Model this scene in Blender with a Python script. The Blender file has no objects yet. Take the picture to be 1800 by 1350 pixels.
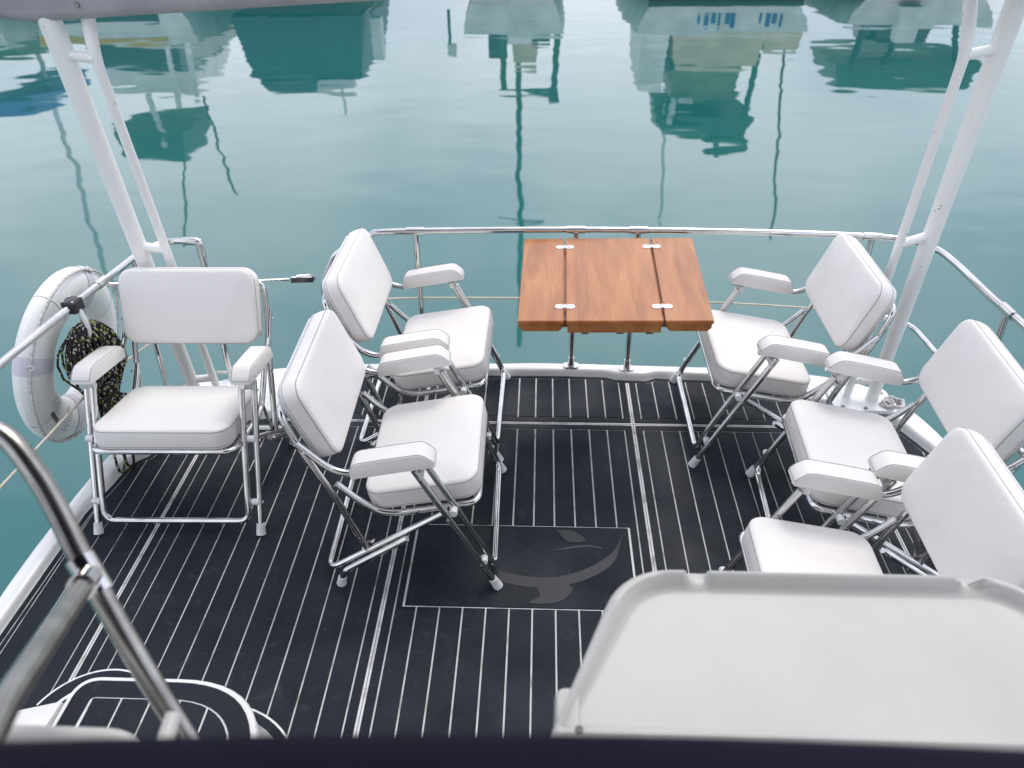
import bpy, bmesh, math, random
from mathutils import Vector, Matrix

random.seed(7)
sc = bpy.context.scene
COL = sc.collection
R = math.radians

# ------------------------------------------------------------------ camera
cd = bpy.data.cameras.new('camera')
cam = bpy.data.objects.new('camera', cd); COL.objects.link(cam)
cd.sensor_width = 36.0
cd.lens = 1405.0 / 1800.0 * 36.0
fw = Vector((-0.0324, 0.8227, -0.5676)); rt = Vector((0.9994, 0.0344, -0.0073))
fw.normalize(); rt = (rt - fw * rt.dot(fw)).normalized(); up = rt.cross(fw)
cam.matrix_world = Matrix(((rt.x, up.x, -fw.x, 0), (rt.y, up.y, -fw.y, 0), (rt.z, up.z, -fw.z, 2.0), (0, 0, 0, 1)))
cd.clip_start = 0.02; cd.clip_end = 3000
cd.dof.use_dof = True; cd.dof.focus_distance = 2.65; cd.dof.aperture_fstop = 3.2
sc.camera = cam

# ------------------------------------------------------------------ world, sun, exposure
SUN_EL, SUN_AZ = 60.0, 28.0            # azimuth measured from +y towards +x
W = bpy.data.worlds.new('World'); sc.world = W; W.use_nodes = True
nt = W.node_tree; nt.nodes.clear()
wo = nt.nodes.new('ShaderNodeOutputWorld'); bg = nt.nodes.new('ShaderNodeBackground')
sky = nt.nodes.new('ShaderNodeTexSky'); sky.sky_type = 'NISHITA'; sky.sun_disc = False
sky.sun_elevation = R(SUN_EL); sky.sun_rotation = R(SUN_AZ); sky.dust_density = 3.0; sky.air_density = 1.0
tc = nt.nodes.new('ShaderNodeTexCoord')
mp = nt.nodes.new('ShaderNodeMapping'); mp.inputs['Scale'].default_value = (1.0, 1.0, 1.25); mp.inputs['Location'].default_value = (7.3,2.2,5.1)
n1 = nt.nodes.new('ShaderNodeTexNoise'); n1.inputs['Scale'].default_value = 2.1; n1.inputs['Detail'].default_value = 3.5; n1.inputs['Roughness'].default_value = 0.55
cr = nt.nodes.new('ShaderNodeValToRGB')
cr.color_ramp.elements[0].position = 0.36; cr.color_ramp.elements[0].color = (6.5, 7.3, 9.4, 1)
cr.color_ramp.elements[1].position = 0.64; cr.color_ramp.elements[1].color = (14.1, 14.4, 15.5, 1)
mx = nt.nodes.new('ShaderNodeMix'); mx.data_type = 'RGBA'; mx.inputs['Factor'].default_value = 0.86
nt.links.new(tc.outputs['Generated'], mp.inputs['Vector']); nt.links.new(mp.outputs['Vector'], n1.inputs['Vector'])
nt.links.new(n1.outputs['Fac'], cr.inputs['Fac'])
nt.links.new(sky.outputs['Color'], mx.inputs['A']); nt.links.new(cr.outputs['Color'], mx.inputs['B'])
nt.links.new(mx.outputs['Result'], bg.inputs['Color']); bg.inputs['Strength'].default_value = 0.1
nt.links.new(bg.outputs['Background'], wo.inputs['Surface'])

sl = bpy.data.lights.new('sun', 'SUN'); sl.energy = 1.3; sl.angle = R(25); sl.color = (1.0, 0.95, 0.88)
so = bpy.data.objects.new('sun', sl); COL.objects.link(so)
sd = Vector((math.sin(R(SUN_AZ)) * math.cos(R(SUN_EL)), math.cos(R(SUN_AZ)) * math.cos(R(SUN_EL)), math.sin(R(SUN_EL))))
so.rotation_euler = sd.to_track_quat('Z', 'Y').to_euler()
sc.view_settings.view_transform = 'Standard'; sc.view_settings.look = 'None'
sc.view_settings.exposure = 0.34; sc.view_settings.gamma = 1.0
try: sc.view_settings.use_curve_mapping = False
except Exception: pass
sc.cycles.use_denoising = True
sc.cycles.max_bounces = 8
sc.cycles.sample_clamp_indirect = 8

# ------------------------------------------------------------------ materials
def pm(name, col, rough=0.5, metal=0.0, spec=0.5, coat=0.0):
    m = bpy.data.materials.new(name); m.use_nodes = True
    b = m.node_tree.nodes['Principled BSDF']
    b.inputs['Base Color'].default_value = (*col, 1); b.inputs['Roughness'].default_value = rough
    b.inputs['Metallic'].default_value = metal; b.inputs['Specular IOR Level'].default_value = spec
    b.inputs['Coat Weight'].default_value = coat
    return m, m.node_tree, b
def noise_col(nt, b, c0, c1, scale, detail=4, lo=0.35, hi=0.65, stretch=(1, 1, 1), inp='Base Color'):
    t = nt.nodes.new('ShaderNodeTexCoord'); p = nt.nodes.new('ShaderNodeMapping'); p.inputs['Scale'].default_value = stretch
    n = nt.nodes.new('ShaderNodeTexNoise'); n.inputs['Scale'].default_value = scale; n.inputs['Detail'].default_value = detail
    r = nt.nodes.new('ShaderNodeValToRGB'); e = r.color_ramp.elements
    e[0].position = lo; e[1].position = hi; e[0].color = (*c0, 1); e[1].color = (*c1, 1)
    nt.links.new(t.outputs['Object'], p.inputs['Vector']); nt.links.new(p.outputs['Vector'], n.inputs['Vector'])
    nt.links.new(n.outputs['Fac'], r.inputs['Fac'])
    if inp: nt.links.new(r.outputs['Color'], b.inputs[inp])
    return p, n, r
def bump(nt, b, scale, dist, strength=1.0, stretch=(1, 1, 1), detail=3):
    t = nt.nodes.new('ShaderNodeTexCoord'); p = nt.nodes.new('ShaderNodeMapping'); p.inputs['Scale'].default_value = stretch
    n = nt.nodes.new('ShaderNodeTexNoise'); n.inputs['Scale'].default_value = scale; n.inputs['Detail'].default_value = detail
    k = nt.nodes.new('ShaderNodeBump'); k.inputs['Distance'].default_value = dist; k.inputs['Strength'].default_value = strength
    nt.links.new(t.outputs['Object'], p.inputs['Vector']); nt.links.new(p.outputs['Vector'], n.inputs['Vector'])
    nt.links.new(n.outputs['Fac'], k.inputs['Height']); nt.links.new(k.outputs['Normal'], b.inputs['Normal'])
    return k

M = {}
m, t, b = pm('vinyl_white', (0.80, 0.79, 0.80), 0.42, 0, 0.4)
p_, n_, r_ = noise_col(t, b, (0.79, 0.752, 0.715), (0.83, 0.792, 0.757), 6, 6, 0.28, 0.5)
oi = t.nodes.new('ShaderNodeObjectInfo'); vm = t.nodes.new('ShaderNodeVectorMath'); vm.operation = 'SCALE'; vm.inputs['Scale'].default_value = 40
cb_ = t.nodes.new('ShaderNodeCombineXYZ')
for a_ in 'XYZ': t.links.new(oi.outputs['Random'], cb_.inputs[a_])
t.links.new(cb_.outputs[0], vm.inputs[0]); t.links.new(vm.outputs[0], p_.inputs['Location'])
tcv = t.nodes.new('ShaderNodeTexCoord'); mpv = t.nodes.new('ShaderNodeMapping'); t.links.new(vm.outputs[0], mpv.inputs['Location']); t.links.new(tcv.outputs['Object'], mpv.inputs['Vector'])
nw = t.nodes.new('ShaderNodeTexNoise'); nw.inputs['Scale'].default_value = 9; nw.inputs['Detail'].default_value = 2; nw.inputs['Distortion'].default_value = 1.2
nf_ = t.nodes.new('ShaderNodeTexNoise'); nf_.inputs['Scale'].default_value = 260
for q in (nw, nf_): t.links.new(mpv.outputs[0], q.inputs['Vector'])
k1 = t.nodes.new('ShaderNodeBump'); k1.inputs['Distance'].default_value = 0.006; k1.inputs['Strength'].default_value = 0.35
k2 = t.nodes.new('ShaderNodeBump'); k2.inputs['Distance'].default_value = 0.0006; k2.inputs['Strength'].default_value = 0.3
t.links.new(nw.outputs['Fac'], k1.inputs['Height']); t.links.new(nf_.outputs['Fac'], k2.inputs['Height']); t.links.new(k1.outputs[0], k2.inputs['Normal']); t.links.new(k2.outputs[0], b.inputs['Normal'])
M['vinyl'] = m
m, t, b = pm('vinyl_seam', (0.30, 0.29, 0.30), 0.6); M['seam'] = m
m, t, b = pm('stainless', (0.66, 0.65, 0.64), 0.13, 1.0); noise_col(t, b, (0.58, 0.57, 0.56), (0.72, 0.71, 0.70), 14, 5); M['steel'] = m
m, t, b = pm('shaded_dull_steel', (0.40, 0.38, 0.35), 0.26, 1.0); noise_col(t, b, (0.30, 0.285, 0.26), (0.46, 0.44, 0.41), 18, 6); M['steel_dull'] = m  # duller steel, with the handrail's shade put into its darker colour
m, t, b = pm('plastic_white', (0.78, 0.79, 0.80), 0.4); noise_col(t, b, (0.66, 0.66, 0.65), (0.80, 0.81, 0.82), 30, 4); M['cap'] = m
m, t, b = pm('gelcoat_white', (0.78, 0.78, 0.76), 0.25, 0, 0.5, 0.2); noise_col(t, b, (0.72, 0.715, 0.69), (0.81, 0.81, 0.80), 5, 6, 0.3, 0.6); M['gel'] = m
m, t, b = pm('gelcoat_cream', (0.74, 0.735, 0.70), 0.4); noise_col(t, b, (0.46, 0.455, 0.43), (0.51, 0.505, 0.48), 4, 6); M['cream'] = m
m, t, b = pm('pole_paint', (0.83, 0.83, 0.83), 0.3); p_, n_, r_ = noise_col(t, b, (0.30, 0.29, 0.27), (0.89, 0.88, 0.85), 38, 4, 0.27, 0.29); M['pole'] = m
m, t, b = pm('beam_grey', (0.33, 0.32, 0.34), 0.45); noise_col(t, b, (0.28, 0.27, 0.29), (0.37, 0.36, 0.38), 6, 5); M['beam'] = m
# deck foam: near-black with faint scuffs
m, t, b = pm('deck_foam', (0.012, 0.014, 0.019), 0.7, 0, 0.22)
p_, n_, r_ = noise_col(t, b, (0.0066, 0.0098, 0.0160), (0.0135, 0.0185, 0.0280), 5, 9, 0.3, 0.75)
noise_col(t, b, (0.42, 0.42, 0.42), (0.78, 0.78, 0.78), 3.2, 7, 0.3, 0.65, inp='Roughness'); bump(t, b, 420, 0.0006, 0.5)
# dust specks and smears
tcn = t.nodes.new('ShaderNodeTexCoord'); vo = t.nodes.new('ShaderNodeTexVoronoi'); vo.inputs['Scale'].default_value = 42; vo.inputs['Randomness'].default_value = 1
lt = t.nodes.new('ShaderNodeMath'); lt.operation = 'LESS_THAN'; lt.inputs[1].default_value = 0.045
wn = t.nodes.new('ShaderNodeTexNoise'); wn.inputs['Scale'].default_value = 3.5; wn.inputs['Detail'].default_value = 3
gt = t.nodes.new('ShaderNodeMath'); gt.operation = 'GREATER_THAN'; gt.inputs[1].default_value = 0.55
mu = t.nodes.new('ShaderNodeMath'); mu.operation = 'MULTIPLY'
mm = t.nodes.new('ShaderNodeMix'); mm.data_type = 'RGBA'; mm.inputs['B'].default_value = (0.09, 0.09, 0.095, 1)
t.links.new(tcn.outputs['Object'], vo.inputs['Vector']); t.links.new(tcn.outputs['Object'], wn.inputs['Vector'])
t.links.new(vo.outputs['Distance'], lt.inputs[0]); t.links.new(wn.outputs['Fac'], gt.inputs[0])
t.links.new(lt.outputs[0], mu.inputs[0]); t.links.new(gt.outputs[0], mu.inputs[1]); t.links.new(mu.outputs[0], mm.inputs['Factor'])
sn = t.nodes.new('ShaderNodeTexNoise'); sn.inputs['Scale'].default_value = 11; sn.inputs['Detail'].default_value = 10; sn.inputs['Distortion'].default_value = 2.5
sr_ = t.nodes.new('ShaderNodeMapRange'); sr_.inputs['From Min'].default_value = 0.58; sr_.inputs['From Max'].default_value = 0.80; sr_.inputs['To Max'].default_value = 0.5
ms = t.nodes.new('ShaderNodeMix'); ms.data_type = 'RGBA'; ms.inputs['B'].default_value = (0.050, 0.054, 0.060, 1)
t.links.new(tcn.outputs['Object'], sn.inputs['Vector']); t.links.new(sn.outputs['Fac'], sr_.inputs['Value']); t.links.new(sr_.outputs[0], ms.inputs['Factor'])
t.links.new(r_.outputs['Color'], ms.inputs['A']); t.links.new(ms.outputs['Result'], mm.inputs['A']); t.links.new(mm.outputs['Result'], b.inputs['Base Color'])
M['foam'] = m
m, t, b = pm('caulk_white', (0.66, 0.66, 0.65), 0.6); noise_col(t, b, (0.38, 0.37, 0.34), (0.80, 0.80, 0.79), 14, 8, 0.30, 0.48); M['caulk'] = m
m, t, b = pm('seam_dark', (0.12, 0.12, 0.12), 0.7); M['seamdark'] = m
m, t, b = pm('fish_print', (0.030, 0.036, 0.046), 0.5); noise_col(t, b, (0.0075, 0.011, 0.0170), (0.0125, 0.0180, 0.027), 6, 7); M['fish'] = m
# teak
m, t, b = pm('teak', (0.42, 0.15, 0.06), 0.33, 0, 0.5, 0.25)
p_, n_, r_ = noise_col(t, b, (0.29, 0.094, 0.028), (0.52, 0.228, 0.080), 4.5, 7, 0.26, 0.76, (3.6, 0.5, 3.0))
n_.inputs['Distortion'].default_value = 0.9
e = r_.color_ramp.elements.new(0.5); e.color = (0.42, 0.158, 0.048, 1)
p2, n2, r2 = noise_col(t, b, (0.55, 0.55, 0.55), (1, 1, 1), 60, 4, 0.3, 0.5, (3, 0.12, 1), inp=None)
mg = t.nodes.new('ShaderNodeMix'); mg.data_type = 'RGBA'; mg.blend_type = 'MULTIPLY'; mg.inputs['Factor'].default_value = 0.35
t.links.new(r_.outputs['Color'], mg.inputs['A']); t.links.new(r2.outputs['Color'], mg.inputs['B']); t.links.new(mg.outputs['Result'], b.inputs['Base Color'])
M['teak'] = m
m, t, b = pm('hinge_metal', (0.78, 0.78, 0.78), 0.35, 0.4); M['hinge'] = m
m, t, b = pm('screw', (0.25, 0.25, 0.25), 0.4, 0.8); M['screw'] = m
m, t, b = pm('navy_canvas', (0.006, 0.004, 0.016), 0.75, 0, 0.12); noise_col(t, b, (0.005, 0.0035, 0.013), (0.009, 0.006, 0.021), 5, 5); bump(t, b, 500, 0.0004, 0.4); M['navy'] = m
m, t, b = pm('black_plastic', (0.018, 0.018, 0.022), 0.35); M['black'] = m
m, t, b = pm('ring_foam', (0.76, 0.76, 0.77), 0.5); noise_col(t, b, (0.78, 0.765, 0.73), (0.86, 0.85, 0.83), 7, 6, 0.25, 0.45); M['ring'] = m
m, t, b = pm('strap_cloth', (0.66, 0.63, 0.70), 0.7); bump(t, b, 600, 0.0005, 0.6); M['strap'] = m
m, t, b = pm('print_grey', (0.30, 0.31, 0.33), 0.6); M['print'] = m
m, t, b = pm('rope_white', (0.66, 0.65, 0.62), 0.8); noise_col(t, b, (0.42, 0.41, 0.38), (0.72, 0.71, 0.69), 90, 3); bump(t, b, 220, 0.002, 0.8); M['ropew'] = m
m, t, b = pm('wire_cover', (0.72, 0.66, 0.52), 0.45); noise_col(t, b, (0.62, 0.56, 0.42), (0.76, 0.70, 0.57), 12, 4); M['wire'] = m
# flecked rope
m, t, b = pm('rope_black', (0.012, 0.012, 0.013), 0.75)
a = t.nodes.new('ShaderNodeTexCoord'); v1 = t.nodes.new('ShaderNodeTexVoronoi'); v1.inputs['Scale'].default_value = 190
mp1 = t.nodes.new('ShaderNodeMapping'); mp1.inputs['Scale'].default_value = (1, 1, 0.6); mp1.inputs['Rotation'].default_value = (0.5, 0.3, 0)
t.links.new(a.outputs['Object'], mp1.inputs['Vector']); t.links.new(mp1.outputs['Vector'], v1.inputs['Vector'])
se = t.nodes.new('ShaderNodeSeparateColor'); t.links.new(v1.outputs['Color'], se.inputs['Color'])
cr1 = t.nodes.new('ShaderNodeValToRGB'); cr1.color_ramp.interpolation = 'CONSTANT'; el = cr1.color_ramp.elements
el[0].position = 0; el[0].color = (0.010, 0.010, 0.012, 1); el[1].position = 0.74; el[1].color = (0.34, 0.36, 0.06, 1)
e = el.new(0.85); e.color = (0.50, 0.50, 0.44, 1)
t.links.new(se.outputs['Red'], cr1.inputs['Fac']); t.links.new(cr1.outputs['Color'], b.inputs['Base Color']); M['ropeb'] = m
# boats
def flat(name, col, rough=0.5):
    m, t, b = pm(name, col, rough); noise_col(t, b, tuple(c * 0.85 for c in col), tuple(min(c * 1.1, 0.9) for c in col), 2, 5); M[name] = m
flat('boat_white', (0.82, 0.82, 0.79)); flat('boat_cream', (0.62, 0.54, 0.38)); flat('boat_teal', (0.010, 0.060, 0.070)); flat('boat_green', (0.03, 0.10, 0.055))
flat('boat_olive', (0.20, 0.24, 0.12)); flat('boat_dark', (0.02, 0.03, 0.035)); flat('boat_yellow', (0.7, 0.42, 0.03)); flat('boat_blue', (0.03, 0.10, 0.36)); flat('boat_grey', (0.35, 0.36, 0.36))
m, t, b = pm('boat_glass', (0.01, 0.015, 0.018), 0.05); M['boat_glass'] = m
# water
m, t, b = pm('harbour_water', (0.012, 0.105, 0.100), 0.03, 0, 0.5)
noise_col(t, b, (0.010, 0.104, 0.099), (0.014, 0.116, 0.110), 0.25, 4)
b.inputs['IOR'].default_value = 1.78
a = t.nodes.new('ShaderNodeTexCoord')
def wn(scale, det, st):
    q = t.nodes.new('ShaderNodeMapping'); q.inputs['Scale'].default_value = st
    n = t.nodes.new('ShaderNodeTexNoise'); n.inputs['Scale'].default_value = scale; n.inputs['Detail'].default_value = det
    t.links.new(a.outputs['Object'], q.inputs['Vector']); t.links.new(q.outputs['Vector'], n.inputs['Vector']); return n
wa = wn(0.8, 1.0, (1, 1.6, 1)); wb = wn(2.6, 0.0, (1, 1.5, 1))
s1 = t.nodes.new('ShaderNodeMath'); s1.operation = 'MULTIPLY'; s1.inputs[1].default_value = 0.11
s2 = t.nodes.new('ShaderNodeMath'); s2.operation = 'ADD'
t.links.new(wb.outputs['Fac'], s1.inputs[0]); t.links.new(wa.outputs['Fac'], s2.inputs[0]); t.links.new(s1.outputs[0], s2.inputs[1])
k = t.nodes.new('ShaderNodeBump'); k.inputs['Distance'].default_value = 0.0095; k.inputs['Strength'].default_value = 1.0
t.links.new(s2.outputs[0], k.inputs['Height']); t.links.new(k.outputs['Normal'], b.inputs['Normal']); M['water'] = m

# ------------------------------------------------------------------ helpers
class MB:
    def __init__(s): s.v = []; s.f = []
    def add(s, vs, fs):
        o = len(s.v); s.v += [tuple(v) for v in vs]; s.f += [tuple(i + o for i in f) for f in fs]; return s
    def box(s, lo, hi, mat=None):
        x0, y0, z0 = lo; x1, y1, z1 = hi
        vs = [Vector(c) for c in ((x0, y0, z0), (x1, y0, z0), (x1, y1, z0), (x0, y1, z0), (x0, y0, z1), (x1, y0, z1), (x1, y1, z1), (x0, y1, z1))]
        if mat: vs = [mat @ v for v in vs]
        return s.add(vs, [(0, 3, 2, 1), (4, 5, 6, 7), (0, 1, 5, 4), (1, 2, 6, 5), (2, 3, 7, 6), (3, 0, 4, 7)])
    def prism(s, poly, z0, z1, mat=None):
        n = len(poly); vs = [Vector((p[0], p[1], z0)) for p in poly] + [Vector((p[0], p[1], z1)) for p in poly]
        if mat: vs = [mat @ v for v in vs]
        fs = [tuple(reversed(range(n))), tuple(range(n, 2 * n))] + [(i, (i + 1) % n, n + (i + 1) % n, n + i) for i in range(n)]
        return s.add(vs, fs)
    def tube(s, pts, r, n=12, closed=False, cap=True, r_end=None, sq=None):
        pts = [Vector(p) for p in pts]
        q = [pts[0]]
        for p in pts[1:]:
            if (p - q[-1]).length > 1e-6: q.append(p)
        pts = q; N = len(pts)
        T = []
        for i in range(N):
            if closed: d = pts[(i + 1) % N] - pts[i - 1]
            elif i == 0: d = pts[1] - pts[0]
            elif i == N - 1: d = pts[-1] - pts[-2]
            else: d = (pts[i + 1] - pts[i]).normalized() + (pts[i] - pts[i - 1]).normalized()
            T.append(d.normalized())
        u = T[0].orthogonal().normalized(); vs = []
        for i in range(N):
            if i:
                ax = T[i - 1].cross(T[i])
                if ax.length > 1e-7: u = Matrix.Rotation(T[i - 1].angle(T[i]), 3, ax) @ u
            u = (u - T[i] * u.dot(T[i])).normalized(); w = T[i].cross(u)
            rr = r if r_end is None else r + (r_end - r) * i / (N - 1)
            for k in range(n):
                a_ = 2 * math.pi * k / n; vs.append(pts[i] + u * (rr * math.cos(a_)) + w * (rr * math.sin(a_)))
        fs = []
        for i in range(N if closed else N - 1):
            j = (i + 1) % N
            off = 0
            if closed and j == 0:
                d0 = (vs[i * n] - pts[i]).normalized(); best = min(range(n), key=lambda k: -(d0.dot((vs[k] - pts[0]).normalized()))); off = best
            for k in range(n):
                k2 = (k + 1) % n
                fs.append((i * n + k, i * n + k2, j * n + (k2 + off) % n, j * n + (k + off) % n))
        if cap and not closed:
            fs.append(tuple(reversed(range(n)))); fs.append(tuple(range((N - 1) * n, N * n)))
        return s.add(vs, fs)
    def cyl(s, p, q, r, n=16, r2=None): return s.tube([p, q], r, n, r_end=r2)
    def ball(s, c, r, n=8):
        c = Vector(c); vs = []; fs = []
        for i in range(n // 2 + 1):
            th = math.pi * i / (n // 2)
            for k in range(n): vs.append(c + Vector((math.sin(th) * math.cos(2 * math.pi * k / n), math.sin(th) * math.sin(2 * math.pi * k / n), math.cos(th))) * r)
        for i in range(n // 2):
            for k in range(n): fs.append((i * n + k, (i + 1) * n + k, (i + 1) * n + (k + 1) % n, i * n + (k + 1) % n))
        return s.add(vs, fs)
    def rings(s, rings, cap0=True, cap1=True, mat=None):
        n = len(rings[0]); vs = [Vector(p) for r_ in rings for p in r_]
        if mat: vs = [mat @ v for v in vs]
        fs = []
        for i in range(len(rings) - 1):
            for k in range(n): fs.append((i * n + k, i * n + (k + 1) % n, (i + 1) * n + (k + 1) % n, (i + 1) * n + k))
        if cap0: fs.append(tuple(reversed(range(n))))
        if cap1: fs.append(tuple(range((len(rings) - 1) * n, len(rings) * n)))
        return s.add(vs, fs)
    def obj(s, name, mat, parent=None, smooth=True, sharp=40):
        me = bpy.data.meshes.new(name); me.from_pydata(s.v, [], s.f); me.validate(); me.update()
        bm = bmesh.new(); bm.from_mesh(me); bmesh.ops.recalc_face_normals(bm, faces=bm.faces); bm.to_mesh(me); bm.free()
        me.materials.append(M[mat] if isinstance(mat, str) else mat)
        if smooth:
            me.polygons.foreach_set('use_smooth', [True] * len(me.polygons))
            me.set_sharp_from_angle(angle=R(sharp))
        o = bpy.data.objects.new(name, me); COL.objects.link(o)
        if parent: o.parent = parent
        return o

def tag(o, label=None, cat=None, group=None, kind=None):
    if label: o['label'] = label
    if cat: o['category'] = cat
    if group: o['group'] = group
    if kind: o['kind'] = kind
    return o
def empty(name, loc=(0, 0, 0), rz=0.0):
    o = bpy.data.objects.new(name, None); COL.objects.link(o); o.location = loc; o.rotation_euler = (0, 0, rz); o.empty_display_size = 0.1; return o
def copy_tree(o, parent=None):
    c = o.copy(); COL.objects.link(c); c.parent = parent
    for ch in list(o.children): copy_tree(ch, c)
    return c
def fillet(pts, rad, n=6):
    pts = [Vector(p) for p in pts]; out = [pts[0]]
    for i in range(1, len(pts) - 1):
        a_, b_, c_ = pts[i - 1], pts[i], pts[i + 1]
        rr = rad[i - 1] if isinstance(rad, (list, tuple)) else rad
        d = min(rr, (a_ - b_).length * 0.48, (c_ - b_).length * 0.48)
        p0 = b_ + (a_ - b_).normalized() * d; p1 = b_ + (c_ - b_).normalized() * d
        for k in range(n + 1):
            t_ = k / n; out.append(p0 * (1 - t_) ** 2 + b_ * 2 * t_ * (1 - t_) + p1 * t_ * t_)
    out.append(pts[-1]); return out
def smooth_path(pts, n=8):
    pts = [Vector(p) for p in pts]; out = []
    P_ = [pts[0] * 2 - pts[1]] + pts + [pts[-1] * 2 - pts[-2]]
    for i in range(1, len(P_) - 2):
        for k in range(n):
            t_ = k / n; a_, b_, c_, d_ = P_[i - 1:i + 3]
            out.append(0.5 * ((2 * b_) + (c_ - a_) * t_ + (2 * a_ - 5 * b_ + 4 * c_ - d_) * t_ ** 2 + (3 * b_ - a_ - 3 * c_ + d_) * t_ ** 3))
    out.append(pts[-1]); return out
def rrect(hx, hy, rad, n=7):
    pts = []
    for cx, cy, a0 in ((hx - rad, hy - rad, 0), (-hx + rad, hy - rad, 90), (-hx + rad, -hy + rad, 180), (hx - rad, -hy + rad, 270)):
        for k in range(n + 1):
            a_ = R(a0 + 90 * k / n); pts.append((cx + rad * math.cos(a_), cy + rad * math.sin(a_)))
    return pts
def frame(o, x, y, z):
    x, y, z, o = Vector(x), Vector(y), Vector(z), Vector(o)
    return Matrix(((x.x, y.x, z.x, o.x), (x.y, y.y, z.y, o.y), (x.z, y.z, z.z, o.z), (0, 0, 0, 1)))

# ------------------------------------------------------------------ water
WZ = -1.15
mb = MB(); mb.add([(-900, -400, WZ), (900, -400, WZ), (900, 1400, WZ), (-900, 1400, WZ)], [(0, 1, 2, 3)])
tag(mb.obj('water', 'water', smooth=False), 'calm teal harbour water with soft sky reflections', 'water', kind='structure')

# ------------------------------------------------------------------ own boat: hull, deck, toe rail
CX = -0.04
inner = [(-1.645, 0.30), (-1.63, 1.5), (-1.62, 2.04), (-1.59, 2.20), (-1.575, 2.31), (-1.52, 2.37), (-1.485, 2.47), (-1.40, 2.56), (-1.25, 2.60), (-1.09, 2.63), (-1.05, 2.69), (-1.04, 2.90), (-1.00, 2.945),
         (-0.6, 2.955), (-0.168, 2.965), (0.14, 2.968), (0.30, 2.962), (0.345, 2.943), (0.475, 2.938), (0.52, 2.96), (0.641, 2.952), (1.0, 2.935), (1.07, 2.915), (1.14, 2.80), (1.20, 2.755), (1.30, 2.735), (1.42, 2.727), (1.472, 2.604), (1.536, 2.452), (1.55, 2.0), (1.565, 0.30)]
outer = [(-1.70, 0.30), (-1.69, 1.5), (-1.685, 2.04), (-1.66, 2.35), (-1.60, 2.65), (-1.52, 2.82), (-1.38, 2.92), (-1.1, 2.975), (-0.6, 3.015), (0.14, 3.032), (0.64, 3.018), (1.0, 3.0), (1.32, 2.945), (1.46, 2.86), (1.55, 2.72), (1.61, 2.5), (1.63, 2.0), (1.64, 0.30)]
mb = MB()
hull_top = [(x, y, 0.0) for x, y in outer] ; hull_bot = [(CX + (x - CX) * 0.93, y * 0.97, WZ - 0.4) for x, y in outer]
mb.rings([hull_bot, [(CX + (x - CX) * 0.99, y * 0.995, WZ + 0.3) for x, y in outer], [(x, y, -0.012) for x, y in outer]])
tag(mb.obj('boat_hull', 'gel'), 'white hull of the boat under the planked aft deck', 'boat', kind='structure')

deck = MB().prism([(x, y) for x, y in inner], -0.010, 0.0).obj('deck', 'caulk', smooth=False)
tag(deck, 'black planked aft deck with white caulking lines', 'deck', kind='structure')

# toe rail / white moulded margin between the planked deck and the outer edge
def interp_path(path, n):
    L = [0]
    for a_, b_ in zip(path, path[1:]): L.append(L[-1] + math.dist(a_, b_))
    out = []
    for i in range(n):
        s_ = L[-1] * i / (n - 1); k_ = max(j for j in range(len(L)) if L[j] <= s_ + 1e-9); k_ = min(k_, len(path) - 2)
        t_ = (s_ - L[k_]) / (L[k_ + 1] - L[k_]); out.append((path[k_][0] * (1 - t_) + path[k_ + 1][0] * t_, path[k_][1] * (1 - t_) + path[k_ + 1][1] * t_))
    return out
def nearest_on(path, p):
    best = None
    for a_, b_ in zip(path, path[1:]):
        a_, b_, q = Vector(a_), Vector(b_), Vector(p); d = b_ - a_; t_ = max(0, min(1, (q - a_).dot(d) / d.length_squared)); c_ = a_ + d * t_
        if best is None or (c_ - q).length < best[0]: best = ((c_ - q).length, c_)
    return best[1]
ip = [tuple(p) for p in fillet([Vector((x, y, 0)) for x, y in inner], 0.03, 4)]; ip = [(p[0], p[1]) for p in ip]
N = len(ip)
# pair each inner point with a monotone point of the outer path
op = []
ol = interp_path(outer, 600); j0 = 0
for p in ip:
    j = min(range(j0, min(600, j0 + 80)), key=lambda q: math.dist(ol[q], p)); j0 = j; op.append(ol[j])
for _ in range(6): op = [op[0]] + [((op[i - 1][0] + op[i][0] * 2 + op[i + 1][0]) / 4, (op[i - 1][1] + op[i][1] * 2 + op[i + 1][1]) / 4) for i in range(1, N - 1)] + [op[-1]]
def lerp2(a_, b_, t_): return (a_[0] + (b_[0] - a_[0]) * t_, a_[1] + (b_[1] - a_[1]) * t_)
mb = MB(); prof = []
for i in range(N):
    w = max(math.dist(ip[i], op[i]), 1e-4); f = lambda d: min(d / w, 0.95)
    a_, b_ = ip[i], op[i]
    row = [(*a_, -0.008), (*lerp2(a_, b_, f(0.006)), 0.014), (*lerp2(a_, b_, f(0.012)), 0.026), (*lerp2(a_, b_, f(0.020)), 0.031), (*lerp2(a_, b_, 1 - min(0.012 / w, 0.3)), 0.031), (*lerp2(a_, b_, 1 - min(0.004 / w, 0.1)), 0.026), (*b_, 0.012), (*b_, -0.02)]
    prof.append(row)
n = len(prof[0]); vs = [p for r_ in prof for p in r_]; fs = []
for i in range(N - 1):
    for k_ in range(n - 1): fs.append((i * n + k_, i * n + k_ + 1, (i + 1) * n + k_ + 1, (i + 1) * n + k_))
mb.add(vs, fs)
tag(mb.obj('toe_rail', 'gel', sharp=60), 'white moulded toe rail edging the planked deck', 'toe rail', kind='structure')

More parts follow.
